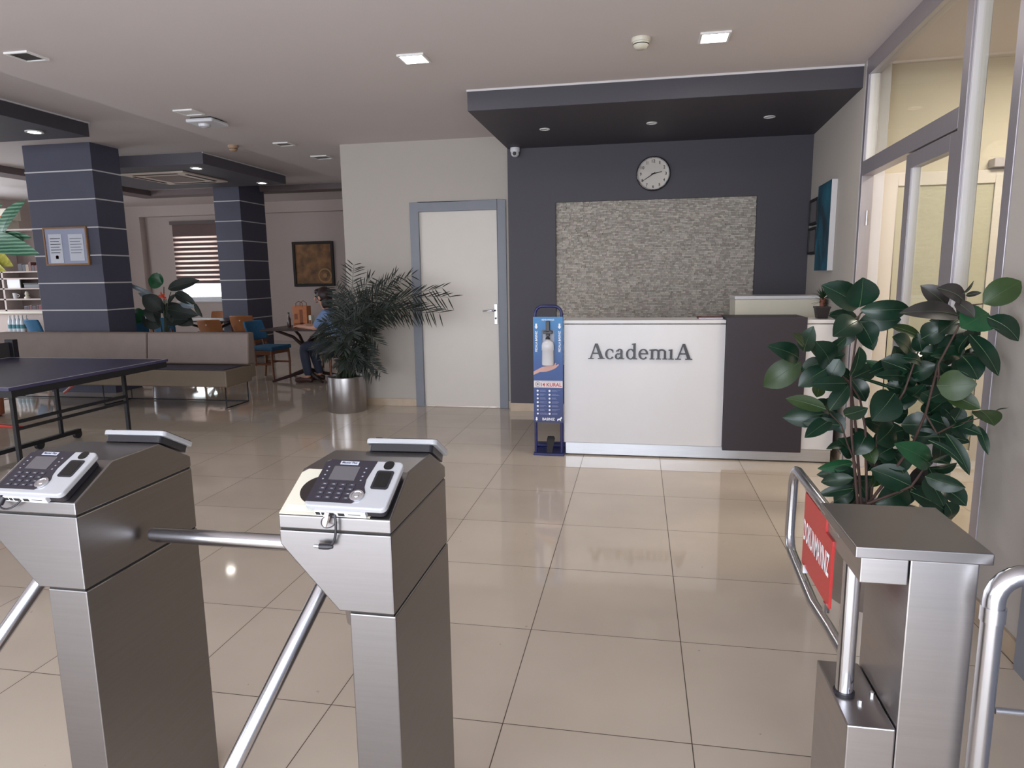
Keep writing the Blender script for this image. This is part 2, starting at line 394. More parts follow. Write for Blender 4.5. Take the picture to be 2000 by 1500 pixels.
for nm, (b0, b1, z0_, z1_) in (('painted_daylight_upper', (yl-.072, yl-.05, 2.185, ZC-.11)), ('painted_daylight_side', (ym1-.096, ym1-.0752, .09, ZC-.06))): P(.004, .06, b0, b1, z0_, z1_).build(nm, 'white', g, bevel=.002)  # added white strips, daylight on the frame sides put into their colour
P(.004, .046, 4.203, 4.225, .12, 2.0).build('painted_daylight_stile', 'white', dl, bevel=.002)  # added white strip that paints the door stile's daylit side
ol = MB()
y_h = yl-.06
def OL(v): return Vector((Wx(y_h, .07)+v.y, y_h-.02-v.x-.15*v.y, v.z))
ol.box(0, .045, 0, .08, .01, 2.08, OL).box(0, .045, .56, .64, .01, 2.08, OL).box(0, .045, .08, .56, 2.0, 2.08, OL).box(0, .045, .08, .56, .01, .12, OL)
for zz in (1.80, 1.25):
    p = atw(1704, 420); h = MB().cyl((Wx(y_h)+.03, y_h-.035, zz-.05), (Wx(y_h)+.03, y_h-.035, zz+.05), .011)
    h.build('hinge', 'gsteel', g, smooth=True)
# office behind the glass
yo = 5.42
struct('wall_office', MB().box(1.6, 4, yo, yo+.12, 0, ZC).box(3.6, 3.7, -1.3, yo, 0, ZC).box(1.6, 3.6, 2.3, 2.4, 0, ZC), 'officewall')
dx0, dx1 = 1.70, 2.52
d2 = MB().box(dx0, dx0+.10, yo-.04, yo-.002, 0, 2.12).box(dx1-.10, dx1, yo-.04, yo-.002, 0, 2.12).box(dx0+.10, dx1-.10, yo-.04, yo-.002, 2.03, 2.12).box(dx0+.10, dx1-.10, yo-.04, yo-.002, 0, .12).build('door_2', 'door', None, bevel=.004); d2['kind'] = 'structure'
MB().box(dx0+.10, dx1-.10, yo-.025, yo-.003, .12, 2.03).build('pane', mat('frosted_pane', (186, 182, 162), .35, var=.01), d2)
MB().box(2.38, 2.62, yo-.09, yo-.002, 2.13, 2.19).build('door_closer', 'alu', d2, bevel=.004)
ofl = thing('office_ceiling_light', 'flat square ceiling light glowing warm in the office behind the glass', 'ceiling light', (2.6, 4.2, ZC-.03))
MB().box(2.3, 2.9, 3.9, 4.5, ZC-.03, ZC).build('frame', 'lightcan', ofl); MB().box(2.33, 2.87, 3.93, 4.47, ZC-.034, ZC-.03).build('diffuser', mat('warm_diffuser', (255, 244, 214), .5, emit=((255, 236, 196), 6)), ofl)
lamp(ofl, 'AREA', 44, (2.6, 4.2, ZC-.05), size=.5, color=(1, .93, .82))
# lounge shell
struct('wall_left', MB().box(-13, -12.9, -1.3, 5, 0, ZL).box(-13, -12.9, 11.2, 15, 0, ZL).box(-13, -12.9, 5, 11.2, 0, .9).box(-13, -12.9, 5, 11.2, 2.6, ZL), 'loungewall')  # opening out of view, added to let more daylight in
wl, wr = at(338, 434, y=YB), at(505, 434, y=YB); zs, zt = .93, 2.76
mb = MB(); mb.box(-13, wl.x, YB, YB+.15, 0, ZL); mb.box(wr.x, -3.0, YB, YB+.15, 0, ZL); mb.box(wl.x, wr.x, YB, YB+.15, 0, zs); mb.box(wl.x, wr.x, YB, YB+.15, zt, ZL)
px_ = at(271, 420, y=YB-.18).x
mb.box(-13, px_, YB-.18, YB, 0, ZL); mb.box(px_, -3.2, YB-.18, YB, at(660, 411, y=YB-.18).z, ZL)
struct('wall_far', mb, 'loungewall')
w1 = MB()
for a, b in ((wl.x, wl.x+.07), (wr.x-.07, wr.x), (wl.x+1.13, wl.x+1.25)): w1.box(a, b, YB+.03, YB+.1, zs+.02, zt)
w1.box(wl.x+.07, wr.x-.07, YB+.03, YB+.1, zs+.02, zs+.1); w1.box(wl.x+.07, wr.x-.07, YB+.03, YB+.1, zt-.08, zt); w1.box(wl.x-.05, wr.x+.05, YB-.06, YB+.1, zs-.02, zs+.02)
w1 = w1.build('window_1', 'whiteplastic', None, bevel=.004); w1['kind'] = 'structure'
MB().box(wl.x+.07, wr.x-.07, YB+.06, YB+.066, zs+.1, zt-.08).build('pane', 'glass', w1)
# zebra blind
bl = thing('roller_blind', 'brown striped zebra roller blind half lowered over the far window', 'blind', ((wl.x+wr.x)/2, YB-.03, 1.35))
MB().box(wl.x-.04, wr.x, YB-.09, YB-.02, 2.70, 2.78).build('cassette', mat('blind_rail', (92, 78, 76), .5), bl)
def sheer():
    m = bpy.data.materials.new('sheer_cloth'); m.use_nodes = True; n = m.node_tree; b = n.nodes['Principled BSDF']; b.inputs['Base Color'].default_value = lin((196, 176, 170))+(1,); b.inputs['Roughness'].default_value = .9
    t = n.nodes.new('ShaderNodeBsdfTranslucent'); t.inputs[0].default_value = lin((226, 212, 206))+(1,)
    x = n.nodes.new('ShaderNodeMixShader'); x.inputs[0].default_value = .7; o = n.nodes['Material Output']
    n.links.new(b.outputs[0], x.inputs[1]); n.links.new(t.outputs[0], x.inputs[2]); n.links.new(x.outputs[0], o.inputs[0]); return m
zb = at(347, 552, y=YB-.05).z; o1 = MB(); o2 = MB(); k = 0; z = 2.70
while z > zb+.02:
    h = .066 if k % 2 == 0 else .042
    if k == 0: h = .27
    (o1 if k % 2 == 0 else o2).box(wl.x, wr.x-.03, YB-.055-.006*(k % 2), YB-.049-.006*(k % 2), max(zb, z-h), z); z -= h; k += 1
o1.build('opaque_bands', mat('blind_cloth', (112, 92, 90), .9), bl); o2.build('sheer_bands', sheer(), bl)
MB().box(wl.x, wr.x-.03, YB-.065, YB-.045, zb-.03, zb).build('bottom_bar', mat('blind_rail', (92, 78, 76), .5), bl)
# entrance side, behind the camera
mb = MB(); mb.box(-13, -12.3, -1.4, -1.25, 0, ZL); mb.box(-12.3, -5, -1.4, -1.25, 0, .8); mb.box(-12.3, -5, -1.4, -1.25, 2.5, ZL); mb.box(-5, -3.6, -1.4, -1.25, 0, ZL); mb.box(-3.6, 1.25, -1.4, -1.25, 2.6, ZC); mb.box(1.25, 4, -1.4, -1.25, 0, ZC)  # left-hand opening is unseen, added to light the lounge
struct('wall_front', mb, 'wall')
# dropped boxes in the lounge
da, db = at(172, 239, z=ZL), at(177, 268, z=2.98)
struct('ceiling_canopy', MB().box(-12.9, da.x, 2.0, da.y, 2.98, ZL), 'grey', .002)
struct('trim_3', MB().box(da.x, da.x+.012, 2.0, da.y+.012, ZL-.014, ZL), 'white')
e1, e2 = at(395, 297, z=ZL), at(570, 343, z=ZL)
struct('ceiling_canopy', MB().box(-8.4, e1.x, e1.y, 10.76, 2.98, ZL), mat('lounge_grey_paint', (92, 88, 96), .65), .002)
struct('trim_4', MB().box(e1.x, e1.x+.012, e1.y-.012, 10.76, ZL-.014, ZL), 'white')
mb = MB().box(-9.2, -4.4, 11.88, 12.25, 3.03, ZL).box(-9.6, -9.2, 8.6, 12.25, 3.03, ZL)
struct('ceiling_beam', mb, mat('brown_beam_paint', (112, 98, 98), .7))

# ================================================================ pillars
def pillar(label, x0, x1, y0, y1, zs_):
    t = thing('pillar', label, 'pillar', ((x0+x1)/2, (y0+y1)/2, 0))
    MB().box(x0, x1, y0, y1, 0, ZL).build('shaft', mat('slate_paint', (76, 76, 93), .55, var=.04), t, bevel=.003)
    for z in zs_: MB().box(x0-.004, x1+.004, y0-.004, y1+.004, z-.008, z+.008).build('metal_strip', 'white', t)
zs_ = [2.80-.345*k for k in range(8)]
pillar('dark slate banded pillar carrying the notice board, nearest the camera', -7.64, -6.665, 7.6, 8.08, zs_)
pillar('dark slate banded pillar standing near the striped window blind', -7.43, -6.925, 11.2, 12.02, zs_)
# notice board
nb = thing('notice_board', 'wood framed notice board with two paper sheets on the nearer pillar', 'notice board', (-7.14, 7.58, 1.64))
x0, x1, z0, z1 = -7.46, -6.825, 1.645, 2.12
f = MB()
for a, b, c, d in ((x0, x0+.02, z0, z1), (x1-.02, x1, z0, z1), (x0+.02, x1-.02, z0, z0+.02), (x0+.02, x1-.02, z1-.02, z1)): f.box(a, b, 7.57, 7.598, c, d)
f.build('frame', 'ply', nb, bevel=.002); MB().box(x0+.02, x1-.02, 7.582, 7.597, z0+.02, z1-.02).build('backing', mat('board_felt', (168, 172, 196), .7), nb)
for (a, c, w, h, k) in ((x0+.07, z0+.03, .19, .36, 0), (x0+.36, z0+.055, .21, .33, 1)):
    s = MB().box(a, a+w, 7.577, 7.581, c, c+h).build('sheet', 'paper', nb)
    m = MB()
    for r in range(6): m.box(a+.02, a+w-.02-.02*(r % 2), 7.5755, 7.577, c+h-.06-.035*r, c+h-.052-.035*r)
    if k == 0: m.box(a+.08, a+.12, 7.5755, 7.577, c+.05, c+.09)
    m.build('printed_lines', mat('grey_print', (110, 110, 124), .7) if k else 'blackink', s)
    if k == 0: MB().lathe((a+.1, 7.5755, c+.075), [(.0, 0), (.022, 0), (.022, .001)], 12, 'y').build('red_mark', 'red', s)
# cassette air conditioner in the second lounge box
qa, qb = at(460, 354, z=2.98), at(262, 341, z=2.98)
ac = thing('air_conditioner', 'beige four way cassette air conditioner set in the dark lounge ceiling box', 'air conditioner', (-7.0, 9.6, 2.95))
mt = mat('ac_plastic', (222, 204, 190), .5)
MB().box(-7.46, -6.42, 9.0, 10.1, 2.955, 2.979).build('panel', mt, ac, bevel=.008)
MB().box(-7.22, -6.66, 9.24, 9.86, 2.949, 2.955).build('grille', mat('ac_grille', (130, 112, 104), .6), ac)
for (a, b, c, d) in ((-7.3, -6.58, 9.07, 9.12), (-7.3, -6.58, 9.98, 10.03), (-7.40, -7.35, 9.2, 9.9), (-6.53, -6.48, 9.2, 9.9)): MB().box(a, b, c, d, 2.951, 2.955).build('air_slot', 'seam', ac)

# ================================================================ ceiling fixtures
def square_light(label, c, half, lit, ring='lightcan'):
    t = thing('ceiling_light', label, 'ceiling light', (c.x, c.y, ZC-.012)); h = half
    f = MB()
    for a, b, p, q in ((-h, h, -h, -h+.014), (-h, h, h-.014, h), (-h, -h+.014, -h+.014, h-.014), (h-.014, h, -h+.014, h-.014)): f.box(c.x+a, c.x+b, c.y+p, c.y+q, ZC-.012, ZC)
    f.build('frame', ring, t)
    MB().box(c.x-h+.014, c.x+h-.014, c.y-h+.014, c.y+h-.014, ZC-.006, ZC-.001).build('diffuser', {2: 'led', 1: 'lightcan', 0: 'lampdark', -1: 'voidd'}[lit], t)
    if lit == 2: lamp(t, 'AREA', 7, (c.x, c.y, ZC-.02), size=.14)
square_light('lit square recessed ceiling light, left of the reception canopy front', Vector((-1.47, 4.53, 0)), .09, 2)
square_light('lit square recessed ceiling light beside the cream smoke detector', Vector((.43, 4.55, 0)), .09, 2)
square_light('unlit chrome square ceiling light beside the white access point', Vector((-3.80, 5.48, 0)), .09, 1)
square_light('dark square ceiling vent at the far left of the lobby ceiling', Vector((-3.83, 3.93, 0)), .085, -1)
square_light('unlit brown square ceiling light nearest the door wall', Vector((-3.72, 7.82, 0)), .10, 0)
square_light('unlit brown square ceiling light behind the small brass detector', Vector((-3.74, 6.97, 0)), .085, 0)
for p, lab in (((1064, 252), 'leftmost'), ((1273, 240), 'middle'), ((1503, 228), 'rightmost')):
    c = at(*p, z=zc0); t = thing('canopy_downlight', 'unlit round downlight under the reception canopy, %s of three' % lab, 'downlight', (c.x, c.y, zc0-.006), 'downlights under the canopy')
    MB().lathe((c.x, c.y, zc0), [(.046, 0), (.046, -.006), (.034, -.006), (.034, 0)], cap=False).build('ring', 'lightcan', t, smooth=True)
    MB().lathe((c.x, c.y, zc0-.002), [(.034, 0), (.034, .001)]).build('lens', mat('frosted_lens', (176, 172, 172), .3), t)
for (px, py), lab in (((67, 257), 'lit round spotlight in the dark box beside the nearer pillar'), ((384, 328), 'lit round spotlight at the corner above the air conditioner'), ((512, 357), 'lit round spotlight above the top of the far pillar')):
    c = at(px, py, z=2.98); t = thing('spotlight', lab, 'spotlight', (c.x, c.y, 2.97))
    MB().lathe((c.x, c.y, 2.98), [(.085, 0), (.085, -.01), (.06, -.01), (.06, 0)], cap=False).build('ring', 'lightcan', t, smooth=True)
    MB().lathe((c.x, c.y, 2.974), [(.06, 0), (.06, .001)]).build('lens', 'spotled', t)
    lamp(t, 'SPOT', 14, (c.x, c.y, 2.96), size=.05)
def detector(label, c, r, mt):
    t = thing('smoke_detector', label, 'smoke detector', (c.x, c.y, ZC-.07))
    MB().lathe((c.x, c.y, ZC), [(r, 0), (r, -.018), (r*.93, -.024)], 24).build('base', mt, t, smooth=True)
    MB().lathe((c.x, c.y, ZC-.024), [(r*.85, 0), (r*.8, -.02), (r*.55, -.036), (0, -.04)], 24).build('head', mt, t, smooth=True)
    MB().lathe((c.x, c.y, ZC-.034), [(r*.84, 0), (r*.84, -.005)], 24).build('vent_slot', 'seam', t)
detector('cream round smoke detector between the two lit ceiling lights', at(1252, 75, z=ZC), .058, 'cream')
detector('small brassy smoke detector on the ceiling above the far pillar', at(455, 284, z=ZC), .055, mat('aged_brass', (160, 130, 104), .5))
ap = thing('access_point', 'flat white wireless access point under the lobby ceiling', 'access point', (-3.75, 5.95, ZC-.05))
c = at(405, 238, z=ZC-.02)
MB().box(c.x-.13, c.x+.13, c.y-.13, c.y+.13, ZC-.045, ZC-.012).build('housing', 'whiteplastic', ap, bevel=.014, seg=3)
MB().box(c.x-.10, c.x+.10, c.y-.10, c.y+.10, ZC-.012, ZC).build('mount', 'black', ap)
MB().lathe((c.x-.02, c.y-.02, ZC-.045), [(.05, 0), (.045, -.02), (.02, -.03), (0, -.03)]).build('sensor_dome', mat('clear_dome', (210, 210, 214), .15), ap, smooth=True)
# dome camera on the dark wall
c = at(1006, 292, y=YG-.05)
t = thing('security_camera', 'white dome security camera under the canopy by the dark wall corner', 'camera', (c.x, YG, c.z-.05))
MB().lathe((c.x, YG-.05, zc0), [(.048, 0), (.05, -.03), (.044, -.045)]).build('base', 'whiteplastic', t, smooth=True)
MB().ell((c.x, YG-.052, zc0-.055), .042, .042, .036).build('dome', 'whiteplastic', t, smooth=True)
MB().cyl((c.x, YG-.085, zc0-.06), (c.x, YG-.098, zc0-.064), .02, .017).build('lens', 'glassblack', t, smooth=True)
# clock
c = at(1276, 339, y=YG-.03); t = thing('wall_clock', 'round chrome rimmed wall clock above the stone panel', 'clock', (c.x, YG, c.z))
R_ = .163
MB().lathe((c.x, YG, c.z), [(R_*.95, -.001), (R_, -.008), (R_*1.01, -.024), (R_*.985, -.03), (R_*.95, -.024)], 48, 'y', cap=False).build('case', 'black', t, smooth=True)
MB().lathe((c.x, YG, c.z), [(R_*.985, -.027), (R_*.975, -.04), (R_*.94, -.044), (R_*.905, -.036), (R_*.90, -.014)], 48, 'y', cap=False).build('rim', 'chrome', t, smooth=True)
MB().lathe((c.x, YG-.014, c.z), [(R_*.92, 0), (R_*.92, -.002)], 48, 'y').build('dial', mat('clock_dial', (190, 182, 174), .3, var=.0), t)
for k in range(1, 13):
    a = PI/2-k*PI/6; s = str(k); nu = MB(); text(nu, s, (c.x+math.cos(a)*R_*.74, YG-.0175, c.z+math.sin(a)*R_*.74), (1, 0, 0), (0, 0, 1), .017*len(s) if k not in (1, 11) else .008*len(s), .030, .02); nu.build('numeral', 'blackink', t)
def hand(name, ang, L, w):
    d = Vector((math.cos(ang), 0, math.sin(ang))); n = Vector((-d.z, 0, d.x)); o = Vector((c.x, YG-.021, c.z))
    MB().add([o-d*.02-n*w, o+d*L-n*w*.5, o+d*L+n*w*.5, o-d*.02+n*w, o-d*.02-n*w-Vector((0, .002, 0)), o+d*L-n*w*.5-Vector((0, .002, 0)), o+d*L+n*w*.5-Vector((0, .002, 0)), o-d*.02+n*w-Vector((0, .002, 0))], [(0, 1, 2, 3), (4, 5, 6, 7), (0, 1, 5, 4), (1, 2, 6, 5), (2, 3, 7, 6), (3, 0, 4, 7)]).build(name, 'blackink', t)
hand('hour_hand', math.radians(12), .085, .006); hand('minute_hand', math.radians(213), .125, .005)
# pictures on the slanted wall
def wallframe(name, label, cat, y0, y1, z0, z1, th, edge, face, rim=0):
    t = thing(name, label, cat, WT(Vector((0, (y0+y1)/2, z0))))
    if rim:
        m = MB(); m.box(-th, -.001, y0, y0+rim, z0, z1, WT).box(-th, -.001, y1-rim, y1, z0, z1, WT).box(-th, -.001, y0+rim, y1-rim, z0, z0+rim, WT).box(-th, -.001, y0+rim, y1-rim, z1-rim, z1, WT); m.build('frame', edge, t, bevel=.003)
        MB().box(-th*.6, -.001, y0+rim, y1-rim, z0+rim, z1-rim, WT).build('sheet', face, t)
    else:
        MB().box(-th, -.001, y0, y1, z0, z1, WT).build('stretcher', edge, t, bevel=.002)
        MB().box(-th-.001, -th, y0+.001, y1-.001, z0+.001, z1-.001, WT).build('canvas', face, t)
def teal_canvas():
    m = mat('teal_canvas', (20, 84, 104), .6, var=.1, scale=3); n = m.node_tree; b = n.nodes['Principled BSDF']
    nz = n.nodes.new('ShaderNodeTexNoise'); nz.inputs['Scale'].default_value = 3.5; nz.inputs['Detail'].default_value = 6; nz.inputs['Distortion'].default_value = .6
    rp = n.nodes.new('ShaderNodeValToRGB'); rp.color_ramp.elements[0].position = .35; rp.color_ramp.elements[1].position = .66
    rp.color_ramp.elements[0].color = lin((14, 42, 58))+(1,); rp.color_ramp.elements[1].color = lin((20, 104, 128))+(1,)
    tc = n.nodes.new('ShaderNodeTexCoord'); n.links.new(tc.outputs['Object'], nz.inputs['Vector']); n.links.new(nz.outputs['Fac'], rp.inputs[0]); n.links.new(rp.outputs[0], b.inputs['Base Color']); return m
wallframe('canvas_painting', 'tall dark teal canvas painting on the side wall beside the reception', 'painting', 5.945, 6.45, 1.445, 2.165, .045, 'white', teal_canvas())
cert = mat('certificate_paper', (108, 102, 104), .3, var=.1)
wallframe('framed_certificate', 'upper of two small dark framed certificates by the wall corner', 'picture frame', 6.56, 6.91, 1.86, 2.09, .03, 'blackmat', cert, .022)
wallframe('framed_certificate', 'lower of two small dark framed certificates by the wall corner', 'picture frame', 6.56, 6.91, 1.595, 1.835, .03, 'blackmat', cert, .022)

# ================================================================ reception desk
yd = 5.32; xa, xb, xc, xe = -.572, .655, 1.225, 1.455
dk = thing('reception_desk', 'white reception desk with a plum panel and dark raised lettering', 'reception desk', ((xa+xe)/2, yd+.3, 0))
MB().box(xa, xb-.002, yd, yd+.03, .105, 1.055).build('front_panel', 'white', dk, bevel=.002)
MB().box(xc+.002, xe, yd, yd+.03, .105, 1.055).build('end_panel', 'white', dk, bevel=.002)
MB().box(xa, xa+.03, yd+.031, yd+.62, .105, 1.055).build('side_panel', 'white', dk); MB().box(xe-.03, xe, yd+.031, yd+.62, .105, 1.055).build('side_panel', 'white', dk)
MB().box(xa-.004, xb-.002, yd-.004, yd+.32, 1.062, 1.088).box(xc+.002, xe+.004, yd-.004, yd+.32, 1.062, 1.088).build('counter_top', 'white', dk, bevel=.002)
MB().box(xb, xc, yd-.03, yd+.34, .085, 1.108).build('plum_panel', 'plum', dk, bevel=.002, label='dark plum coloured block of the white desk')
MB().box(xa+.012, xe-.01, yd+.004, yd+.03, .012, .103).build('plinth', 'plinth', dk)
MB().box(xa+.03, xe-.03, yd+.06, yd+.6, .72, .75).build('work_surface', 'white', dk)
# serif lettering
def glyph_strokes(ch):
    P = []; rect = lambda a, b, c, d: P.append([(a, c), (b, c), (b, d), (a, d)])
    def arc(cx, cy, rx, ry, a0, a1, tmax, tmin, n=22, ph=0):
        for i in range(n):
            q = []
            for k, s in ((i, 1), (i, -1), (i+1, -1), (i+1, 1)):
                a = math.radians(a0+(a1-a0)*k/n); t = tmin+(tmax-tmin)*abs(math.cos(a-math.radians(ph)))**1.4
                q.append((cx+math.cos(a)*(rx-t/2+s*t/2), cy+math.sin(a)*(ry-t/2+s*t/2)))
            P.append(q)
    if ch == 'A':
        P.append([(104, 238), (146, 238), (236, 8), (182, 8)]); P.append([(104, 228), (124, 228), (46, 8), (26, 8)])
        rect(64, 185, 78, 96); rect(0, 88, 0, 12); rect(152, 258, 0, 12); w = 258
    elif ch == 'c':
        arc(78, 78, 74, 82, 55, 318, 36, 14); P.append([(100, 150), (132, 142), (134, 100), (122, 100), (112, 128)]); w = 142
    elif ch == 'a':
        rect(84, 120, 10, 118); arc(76, 112, 46, 48, 0, 160, 36, 16); arc(50, 42, 50, 46, 60, 330, 34, 14); P.append([(84, 90), (84, 76), (36, 74), (40, 84)]); rect(84, 148, 0, 12); P.append([(16, 120), (40, 112), (34, 132), (24, 136)]); w = 150
    elif ch == 'd':
        arc(72, 78, 72, 82, 40, 320, 36, 14); rect(112, 150, 6, 238); P.append([(90, 236), (150, 248), (150, 232), (90, 224)]); rect(112, 176, 0, 13); w = 178
    elif ch == 'e':
        arc(76, 78, 76, 82, 0, 318, 36, 14); rect(26, 150, 76, 92); w = 152
    elif ch == 'm':
        for x in (24, 122, 220):
            rect(x, x+36, 6, 128); rect(x-20, x+58, 0, 12)
        P.append([(0, 148), (60, 156), (60, 138), (0, 136)])
        for x in (42, 140): arc(x+48, 106, 68, 52, 8, 150, 30, 22)
        rect(24, 60, 100, 152); w = 282
    elif ch == 'ı':
        rect(24, 60, 6, 150); rect(0, 84, 0, 12); P.append([(0, 148), (60, 156), (60, 138), (0, 136)]); w = 86
    return P, w
x = at(1149, 700, y=yd).x; tot = at(1352, 700, y=yd).x-x; zb0 = at(1250, 700, y=yd).z-.006
adv = []; gap = {'A': 2, 'c': 14, 'a': 22, 'd': 14, 'e': 16, 'm': 8, 'ı': 18}
word = 'AcademıA'; W0 = sum(glyph_strokes(ch)[1]+gap[ch] for ch in word)-gap['A']; sc_ = tot/W0
for ch in word:
    P_, w = glyph_strokes(ch); m = MB()
    for k, p in enumerate(P_): m.prism(p, lambda a, b, c: Vector((x+a*sc_, c, zb0+b*sc_*1.02)), yd-.014-.00002*k, yd)
    m.build('raised_letter', mat('letter_black', (38, 36, 42), .35), dk); x += (w+gap[ch])*sc_
# things on and behind the desk
wc = thing('white_cabinet', 'white low cabinet standing behind the right end of the desk', 'cabinet', (1.15, 6.15, 0))
MB().box(.805, 1.515, 6.0, 6.35, .0, 1.215).build('body', 'cream', wc, bevel=.003); MB().box(.80, 1.525, 5.995, 6.355, 1.216, 1.243).build('top', 'white', wc, bevel=.003)
bk = thing('notebook', 'dark red notebook lying on the desk counter beside the plum block', 'book', (.55, yd+.2, 1.088))
MB().box(.46, .645, yd+.12, yd+.26, 1.0885, 1.0905).box(.46, .645, yd+.12, yd+.26, 1.098, 1.1).box(.46, .462, yd+.12, yd+.26, 1.0905, 1.098).build('cover', mat('maroon_cover', (96, 34, 36), .5), bk)
MB().box(.4625, .643, yd+.122, yd+.258, 1.0906, 1.0979).build('pages', 'paper', bk)
c = at(1600, 618, z=1.088); c.y = 5.54
su = thing('potted_succulent', 'small spiky succulent in a square black pot on the desk end', 'potted plant', (1.37, 5.5, 1.088))
cx, cy = 1.37, 5.5
MB().prism([(-.05, -.05), (.05, -.05), (.05, .05), (-.05, .05)], lambda a, b, h: Vector((cx+a*(1 if h > .5 else .72), cy+b*(1 if h > .5 else .72), 1.0885+h*.085)), 0, 1).build('pot', mat('black_pot', (44, 36, 38), .45), su, bevel=.003)
MB().box(cx-.052, cx+.052, cy-.052, cy+.052, 1.165, 1.178).build('rim', mat('black_pot', (44, 36, 38), .45), su)
MB().cyl((cx, cy, 1.178), (cx, cy, 1.24), .018, .02).build('stem', mat('red_stem', (120, 70, 52), .6), su)
m = MB()
for i in range(46):
    a = i*2.4; el = -.3+1.75*(i/46); L = .075+.03*random.random(); d = Vector((math.cos(a)*math.cos(el), math.sin(a)*math.cos(el), math.sin(el)))
    b = Vector((cx, cy, 1.205+.05*i/46)); leaf(m, b, b+d*L, .013, Vector((0, 0, 1)) if el < 1 else Vector((1, 0, 0)), .05, .2, 5)
m.build('leaves', mat('succulent_leaf', (40, 66, 44), .45, var=.2), su)

# ================================================================ hand sanitiser stand
xs, xs1, ys = -.812, -.578, 5.285
hs = thing('sanitiser_stand', 'blue pedal operated hand sanitiser stand at the left end of the desk', 'sanitiser stand', ((xs+xs1)/2, ys+.12, 0))
cxs = (xs+xs1)/2
r_ = .012
pts = [(xs+r_, ys+.02, .01), (xs+r_, ys+.02, 1.14)]+[(xs+r_+.06-.06*math.cos(a), ys+.02, 1.14+.06*math.sin(a)) for a in (.4, .8, 1.2, 1.57)]
pts += [(xs1+xs-p[0], p[1], p[2]) for p in reversed(pts)]
MB().tube(pts, r_, 10).build('tube_frame', 'navypaint', hs, smooth=True)
MB().box(xs-.005, xs1+.012, ys-.02, ys+.22, 0, .02).box(xs-.005, xs1+.012, ys+.2, ys+.22, .02, .06).build('base_plate', 'navypaint', hs, bevel=.004)
def board_mat():
    m = mat('board_blue', (30, 110, 180), .35, var=.02); n = m.node_tree; b = n.nodes['Principled BSDF']
    g = n.nodes.new('ShaderNodeNewGeometry'); s = n.nodes.new('ShaderNodeSeparateXYZ'); mr = n.nodes.new('ShaderNodeMapRange'); mr.inputs[1].default_value = .25; mr.inputs[2].default_value = 1.15
    rp = n.nodes.new('ShaderNodeValToRGB'); rp.color_ramp.elements[0].color = lin((26, 32, 86))+(1,); rp.color_ramp.elements[1].color = lin((20, 118, 178))+(1,)
    e = rp.color_ramp.elements.new(.55); e.color = lin((24, 70, 138))+(1,)
    n.links.new(g.outputs['Position'], s.inputs[0]); n.links.new(s.outputs['Z'], mr.inputs[0]); n.links.new(mr.outputs[0], rp.inputs[0]); n.links.new(rp.outputs[0], b.inputs['Base Color']); return m
bz0, bz1 = .272, 1.118; bm_ = board_mat(); nx0, nx1 = cxs-.047, cxs+.05; nz0, nz1 = .742, 1.015
bo = MB().box(xs, nx0, ys-.006, ys+.006, bz0, bz1).box(nx1, xs1, ys-.006, ys+.006, bz0, bz1).box(nx0, nx1, ys-.006, ys+.006, bz0, nz0).box(nx0, nx1, ys-.006, ys+.006, nz1, bz1).build('front_board', bm_, hs)
MB().box(nx0-.004, nx1+.004, ys+.007, ys+.05, nz0-.02, nz1+.01).build('niche_back', mat('niche_grey', (170, 172, 184), .5), hs)
MB().box(cxs-.014, cxs+.016, ys-.03, ys-.007, 1.0, 1.085).box(cxs-.036, cxs+.036, ys-.03, ys+.004, .985, 1.01).box(cxs-.014, cxs+.014, ys-.03, ys, .965, .985).build('pump_arm', 'black', hs, bevel=.003)
yb_ = ys-.028
MB().lathe((cxs+.001, yb_, .74), [(.045, 0), (.047, .01), (.045, .115), (.049, .119), (.049, .155), (.043, .178), (.03, .19), (.015, .196), (.014, .205)], 24, ry=.72).build('bottle', 'whiteplastic', hs, smooth=True)
MB().lathe((cxs+.001, yb_, .944), [(.019, 0), (.015, .015), (.006, .02), (.006, .026)], 16).build('pump_nozzle', 'black', hs, smooth=True)
F = ys-.0065; ink = lambda m, nm='lettering': m.build(nm, 'whiteink', bo)
def poly(*pts):
    m = MB(); m.add([(p, F, q) for p, q in pts], [tuple(range(len(pts)))]); return m
m = MB(); text(m, 'HİJYEN MERKEZİ', (cxs, F, 1.095), (1, 0, 0), (0, 0, 1), .10, .017, .02); ink(m)
def arrow(xx, zt_, w, h):
    m = poly((xx-w, zt_), (xx+w, zt_), (xx+w, zt_-h*.55), (xx+2*w, zt_-h*.55), (xx, zt_-h), (xx-2*w, zt_-h*.55), (xx-w, zt_-h*.55)); ink(m, 'arrow_print')
for xx in (xs+.024, xs1-.026):
    m = MB(); text(m, 'PEDALA BASINIZ', (xx, F, .925), (0, 0, 1), (-1, 0, 0), .165, .018, .018); ink(m); arrow(xx, 1.065, .007, .043)
m = MB(); text(m, 'BASINIZ', (cxs+.002, F, .30), (1, 0, 0), (0, 0, 1), .10, .022, .02); ink(m); arrow(xs+.022, .315, .0055, .031)
fx = xs1-.028; ink(poly((fx-.016, .303), (fx+.004, .308), (fx+.016, .322), (fx+.022, .312), (fx+.01, .296), (fx+.014, .286), (fx+.006, .286), (fx, .296), (fx-.008, .294), (fx-.012, .286), (fx-.018, .286)), 'foot_print')
